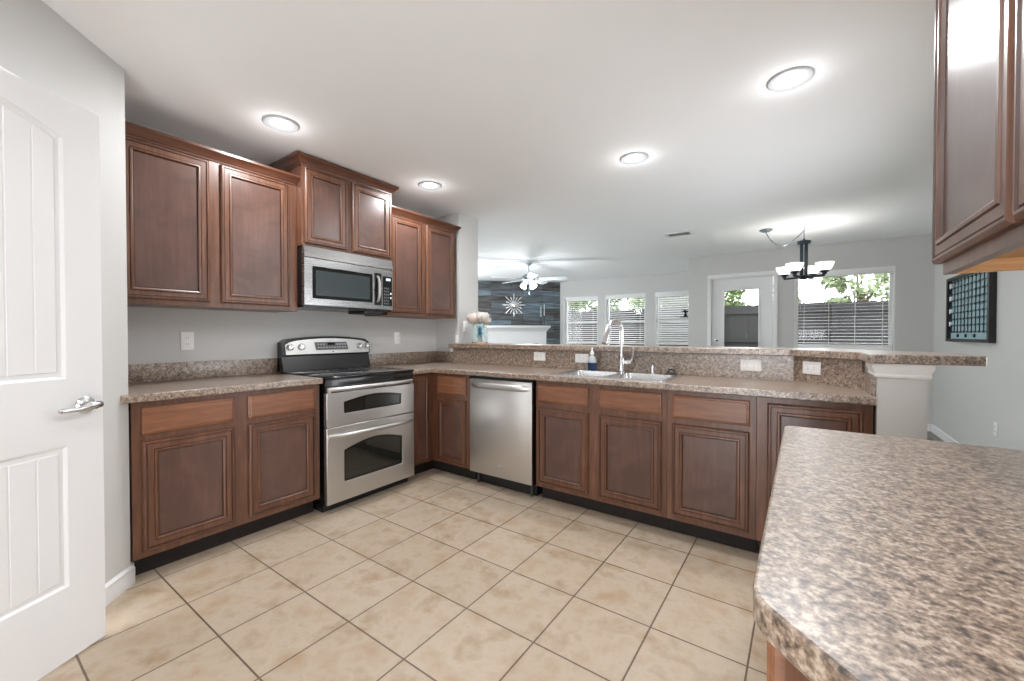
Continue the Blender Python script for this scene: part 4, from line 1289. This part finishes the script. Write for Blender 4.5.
for i in range(19):
    q = i / 18
    pts.append((2.868 + (CX - 2.868) * q, 4.278 + (CY - 4.278) * q, H - 0.035 - 0.02 * q - 0.18 * 4 * q * (1 - q) * (1.15 - 0.5 * q)))
b = bm_new(); tube(b, pts, [0.0045 + 0.0018 * (i % 2) for i in range(19)], 6); tube(b, [(CX, CY, H - 0.05), (CX, CY, 2.295)], 0.005, 6); obj('swag_chain', b, M['fanmetal'], t)

# ------------------------------------------------------------------ framed grid on the right wall
t = thing('wall_art', 'black framed pale teal grid hanging on the right wall', 'wall art', (4.56, 4.34, 1.13))
y0, y1, z0, z1, xw = 3.655, 4.93, 1.130, 1.805, 4.5615
b = bm_new()
for (a, c, e_, g) in ((y0, y0 + 0.045, z0, z1), (y1 - 0.045, y1, z0, z1), (y0 + 0.045, y1 - 0.045, z0, z0 + 0.03), (y0 + 0.045, y1 - 0.045, z1 - 0.03, z1)):
    box(b, xw - 0.045, xw - 0.001, a, c, e_, g)
obj('frame', b, M['blackmatte'], t, smooth=False)
b = bm_new(); box(b, xw - 0.014, xw - 0.002, y0 + 0.045, y1 - 0.045, z0 + 0.03, z1 - 0.03); obj('backing', b, M['teal'], t, smooth=False)
b = bm_new()
for i in range(11):
    y = y0 + 0.10 + (y1 - y0 - 0.2) * i / 10
    tube(b, [(xw - 0.022, y, z0 + 0.09), (xw - 0.022, y, z1 - 0.035)], 0.004, 6)
for j in range(9):
    z = z0 + 0.10 + (z1 - z0 - 0.15) * j / 8
    tube(b, [(xw - 0.026, y0 + 0.06, z), (xw - 0.026, y1 - 0.06, z)], 0.0035, 6)
    for i in range(11):
        y = y0 + 0.10 + (y1 - y0 - 0.2) * i / 10
        box(b, xw - 0.032, xw - 0.018, y - 0.012, y + 0.012, z - 0.008, z + 0.008)
obj('wire_grid', b, M['darkmetal'], t, smooth=False)
for q in range(4):
    z = z0 + 0.16 + q * 0.135
    b = bm_new(); box(b, xw - 0.035, xw - 0.016, y1 - 0.11, y1 - 0.07, z, z + 0.05, 0.004); obj('clip', b, M['plate'], t)
for q in range(3):
    b = bm_new(); lathe(b, [(0, 0), (0.018, 0), (0.018, -0.010), (0, -0.012)], (xw - 0.0142, 4.62 - q * 0.25, z0 + 0.062), 14, 'x'); obj('magnet', b, M['blackmatte'], t)

# ------------------------------------------------------------------ fireplace corner: local x along the plank wall, local -y into the room
c45 = radians(45)
def diag_at(s, out, z):      # point s along the plank wall from its left end
    return (-3.2 + 0.7071 * s + 0.7071 * out, 5.5 + 0.7071 * s - 0.7071 * out, z)
t = thing('fireplace_mantel', 'white fireplace mantel against the plank wall', 'mantel', diag_at(1.15, 0.0, 0), c45)
b = bm_new(); box(b, -0.62, -0.46, -0.14, -0.002, 0, 1.28); box(b, 0.72, 0.88, -0.14, -0.002, 0, 1.28); box(b, -0.46, 0.72, -0.14, -0.002, 1.0, 1.28)
obj('surround', b, M['white'], t, local=True, smooth=False)
b = bm_new(); box(b, -0.44, 0.70, -0.06, -0.002, 0, 0.995); obj('firebox', b, M['blackmatte'], t, local=True, smooth=False)
b = bm_new(); sweep(b, [(-0.62, -0.003), (-0.62, -0.141), (0.88, -0.141), (0.88, -0.003)], [(0, 1.281), (0.012, 1.281), (0.02, 1.30), (0.05, 1.345), (0.07, 1.365), (0, 1.365)])
obj('crown_molding', b, M['white'], t, local=True)
b = bm_new(); box(b, -0.70, 0.96, -0.225, -0.002, 1.3655, 1.415, 0.004); obj('shelf', b, M['white'], t, local=True)
for k_, (s, h, lb) in enumerate(((1.905, 0.44, 'slim pale taper candle on the mantel, the shorter of the two'), (1.985, 0.50, 'slim pale taper candle on the mantel, the taller of the two'))):
    p = diag_at(s, 0.11, 1.4155)
    t = thing('candlestick', lb, 'candle', p, 0, 'candles on the mantel')
    b = bm_new(); lathe(b, [(0, 0), (0.032, 0), (0.032, 0.008), (0.008, 0.016), (0.007, h * 0.42), (0.016, h * 0.43), (0.016, h * 0.47), (0, h * 0.47)], (0, 0, 0), 14); obj('holder', b, M['darkmetal'], t, local=True)
    b = bm_new(); lathe(b, [(0, h * 0.471), (0.011, h * 0.471), (0.009, h), (0.002, h + 0.01), (0, h + 0.01)], (0, 0, 0), 10); obj('candle', b, M['candle'], t, local=True)
t = thing('sunburst_mirror', 'silver sunburst ornament hanging on the plank wall', 'wall decor', diag_at(1.28, 0.0, 1.90), c45)
b = bm_new(); lathe(b, [(0, -0.002), (0.085, -0.002), (0.09, -0.02), (0.07, -0.03), (0, -0.035)], (0, 0, 0), 24, 'y'); obj('center_disc', b, M['chrome'], t, local=True)
for k_ in range(16):
    a = 2 * pi * k_ / 16
    L_ = 0.29 if k_ % 2 == 0 else 0.22
    b = bm_new()
    w_ = 0.013
    d_, s_ = Vector((cos(a), 0, sin(a))), Vector((-sin(a), 0, cos(a)))
    pr = [d_ * 0.075 + s_ * w_ * 0.5, d_ * 0.075 - s_ * w_ * 0.5, d_ * L_ * 0.8 - s_ * w_, d_ * L_, d_ * L_ * 0.8 + s_ * w_]
    lo = [b.verts.new(p + Vector((0, -0.006, 0))) for p in pr]; hi = [b.verts.new(p + Vector((0, -0.016, 0))) for p in pr]
    b.faces.new(lo); b.faces.new(hi)
    for i in range(5): b.faces.new((lo[i], lo[(i + 1) % 5], hi[(i + 1) % 5], hi[i]))
    obj('ray', b, M['nickel'], t, local=True, smooth=False)

# small black shelf on the hidden side of the jog wall
t = thing('wall_shelf', 'small black wall shelf at the wall corner left of the glass door', 'shelf', (1.703, 6.40, 1.52))
b = bm_new(); box(b, 1.42, 1.703, 6.30, 6.50, 1.515, 1.535, 0.003); obj('board', b, M['blackmatte'], t)
b = bm_new(); box(b, 1.683, 1.7035, 6.38, 6.42, 1.40, 1.62, 0.003); obj('bracket', b, M['blackmatte'], t)
t = thing('ornament', 'black leafy ornament standing on the small black wall shelf', 'ornament', (1.50, 6.40, 1.5355))
b = bm_new(); lathe(b, [(0, 0), (0.035, 0), (0.03, 0.015), (0.02, 0.02), (0.028, 0.05), (0, 0.052)], (1.50, 6.40, 1.5356), 14); obj('pot', b, M['blackmatte'], t)
b = bm_new()
for q in range(7):
    a = 2 * pi * q / 7; tip = Vector((1.50 + 0.07 * cos(a), 6.40 + 0.07 * sin(a), 1.60 + 0.06 * (q % 3) / 2))
    tube(b, [(1.50, 6.40, 1.58), (1.50 + 0.03 * cos(a), 6.40 + 0.03 * sin(a), 1.63), tip], [0.004, 0.012, 0.003], 6)
obj('leaves', b, M['blackmatte'], t)

# ------------------------------------------------------------------ outside
struct('ground', box(bm_new(), -16, 16, 7.36, 26, -0.30, -0.12), M['grass'], smooth=False)
struct('ground', box(bm_new(), 1.86, 16, 5.84, 7.36, -0.30, -0.12), plain('patio_concrete', srgb(150, 146, 140), 0.9, bump=0.3, bscale=80), smooth=False)
FYY = 11.0
t = thing('fence', 'dark wooden board fence behind the back windows', 'fence', (0, FYY, -0.12))
b = bm_new(); rnd = random.Random(3)
x = -11.0
while x < 9.0:
    hgt = 1.98 + rnd.uniform(-0.012, 0.012)
    box(b, x, x + 0.1425, FYY + rnd.uniform(0, 0.018), FYY + 0.03, -0.10, hgt); x += 0.142
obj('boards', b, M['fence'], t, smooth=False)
for z in (0.25, 1.05, 1.80):
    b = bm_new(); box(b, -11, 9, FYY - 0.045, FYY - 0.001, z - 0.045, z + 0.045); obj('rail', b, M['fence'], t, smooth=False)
for k_ in range(9):
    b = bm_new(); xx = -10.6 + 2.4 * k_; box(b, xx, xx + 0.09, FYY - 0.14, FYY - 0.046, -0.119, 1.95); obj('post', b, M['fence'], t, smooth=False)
def tree(label, x, y, h, r, mat, n, seed, zlow=0.35, group='trees beyond the fence'):
    t = thing('tree', label, 'tree', (x, y, -0.12), 0, group)
    rnd = random.Random(seed)
    b = bm_new(); tube(b, [(x, y, -0.12), (x + 0.05, y, h * 0.4), (x + 0.1, y + 0.05, h * 0.75)], [0.13, 0.10, 0.04], 8)
    for q in range(5):
        a = rnd.uniform(0, 2 * pi); tube(b, [(x + 0.05, y, h * (0.4 + 0.06 * q)), (x + cos(a) * r * 0.6, y + sin(a) * r * 0.6, h * (0.6 + 0.07 * q))], [0.05, 0.015], 6)
    obj('trunk', b, M['bark'], t)
    b = bm_new()
    cl = [(Vector((x + rnd.uniform(-r, r) * .75, y + rnd.uniform(-r, r) * .75, h * rnd.uniform(zlow, 1.0))), rnd.uniform(.25, .5) * r) for _ in range(14)]
    for _ in range(n):
        c_, cr = rnd.choice(cl)
        v = Vector((rnd.gauss(0, 1), rnd.gauss(0, 1), rnd.gauss(0, 1))).normalized() * cr * rnd.random() ** 0.4
        p = c_ + v
        d1_ = Vector((rnd.gauss(0, 1), rnd.gauss(0, 1), rnd.gauss(0, 1))).normalized() * rnd.uniform(.07, .14)
        d2_ = d1_.cross(Vector((rnd.gauss(0, 1), rnd.gauss(0, 1), rnd.gauss(0, 1)))).normalized() * d1_.length * 0.45
        b.faces.new([b.verts.new(q_) for q_ in (p - d1_, p + d2_, p + d1_, p - d2_)])
    o = obj('foliage', b, M[mat], t, smooth=False)
    return t
tree('leafy green tree behind the fence, seen through the living room window nearest the plank wall', -4.5, 13.2, 4.0, 1.35, 'leaf1', 5000, 1, 0.48)
tree('leafy green tree behind the fence, seen through the window behind the faucet', -2.9, 17.0, 5.0, 1.7, 'leaf1', 5500, 2, 0.42)
tree('pale leafy tree behind the fence, seen through the window beside the wall corner', -0.3, 13.2, 4.0, 1.3, 'leaf2', 5000, 3, 0.48)
tree('low green tree behind the fence, seen through the glass door', 0.95, 16.6, 3.3, 0.75, 'leaf1', 1200, 4, 0.5)
tree('pale green tree top above the fence at the right of the large window', 4.4, 12.8, 3.2, 0.9, 'leaf2', 1000, 5, 0.55)
tree('small pale bush top above the fence at the left of the large window', 2.75, 12.8, 2.6, 0.5, 'leaf2', 500, 6, 0.6)
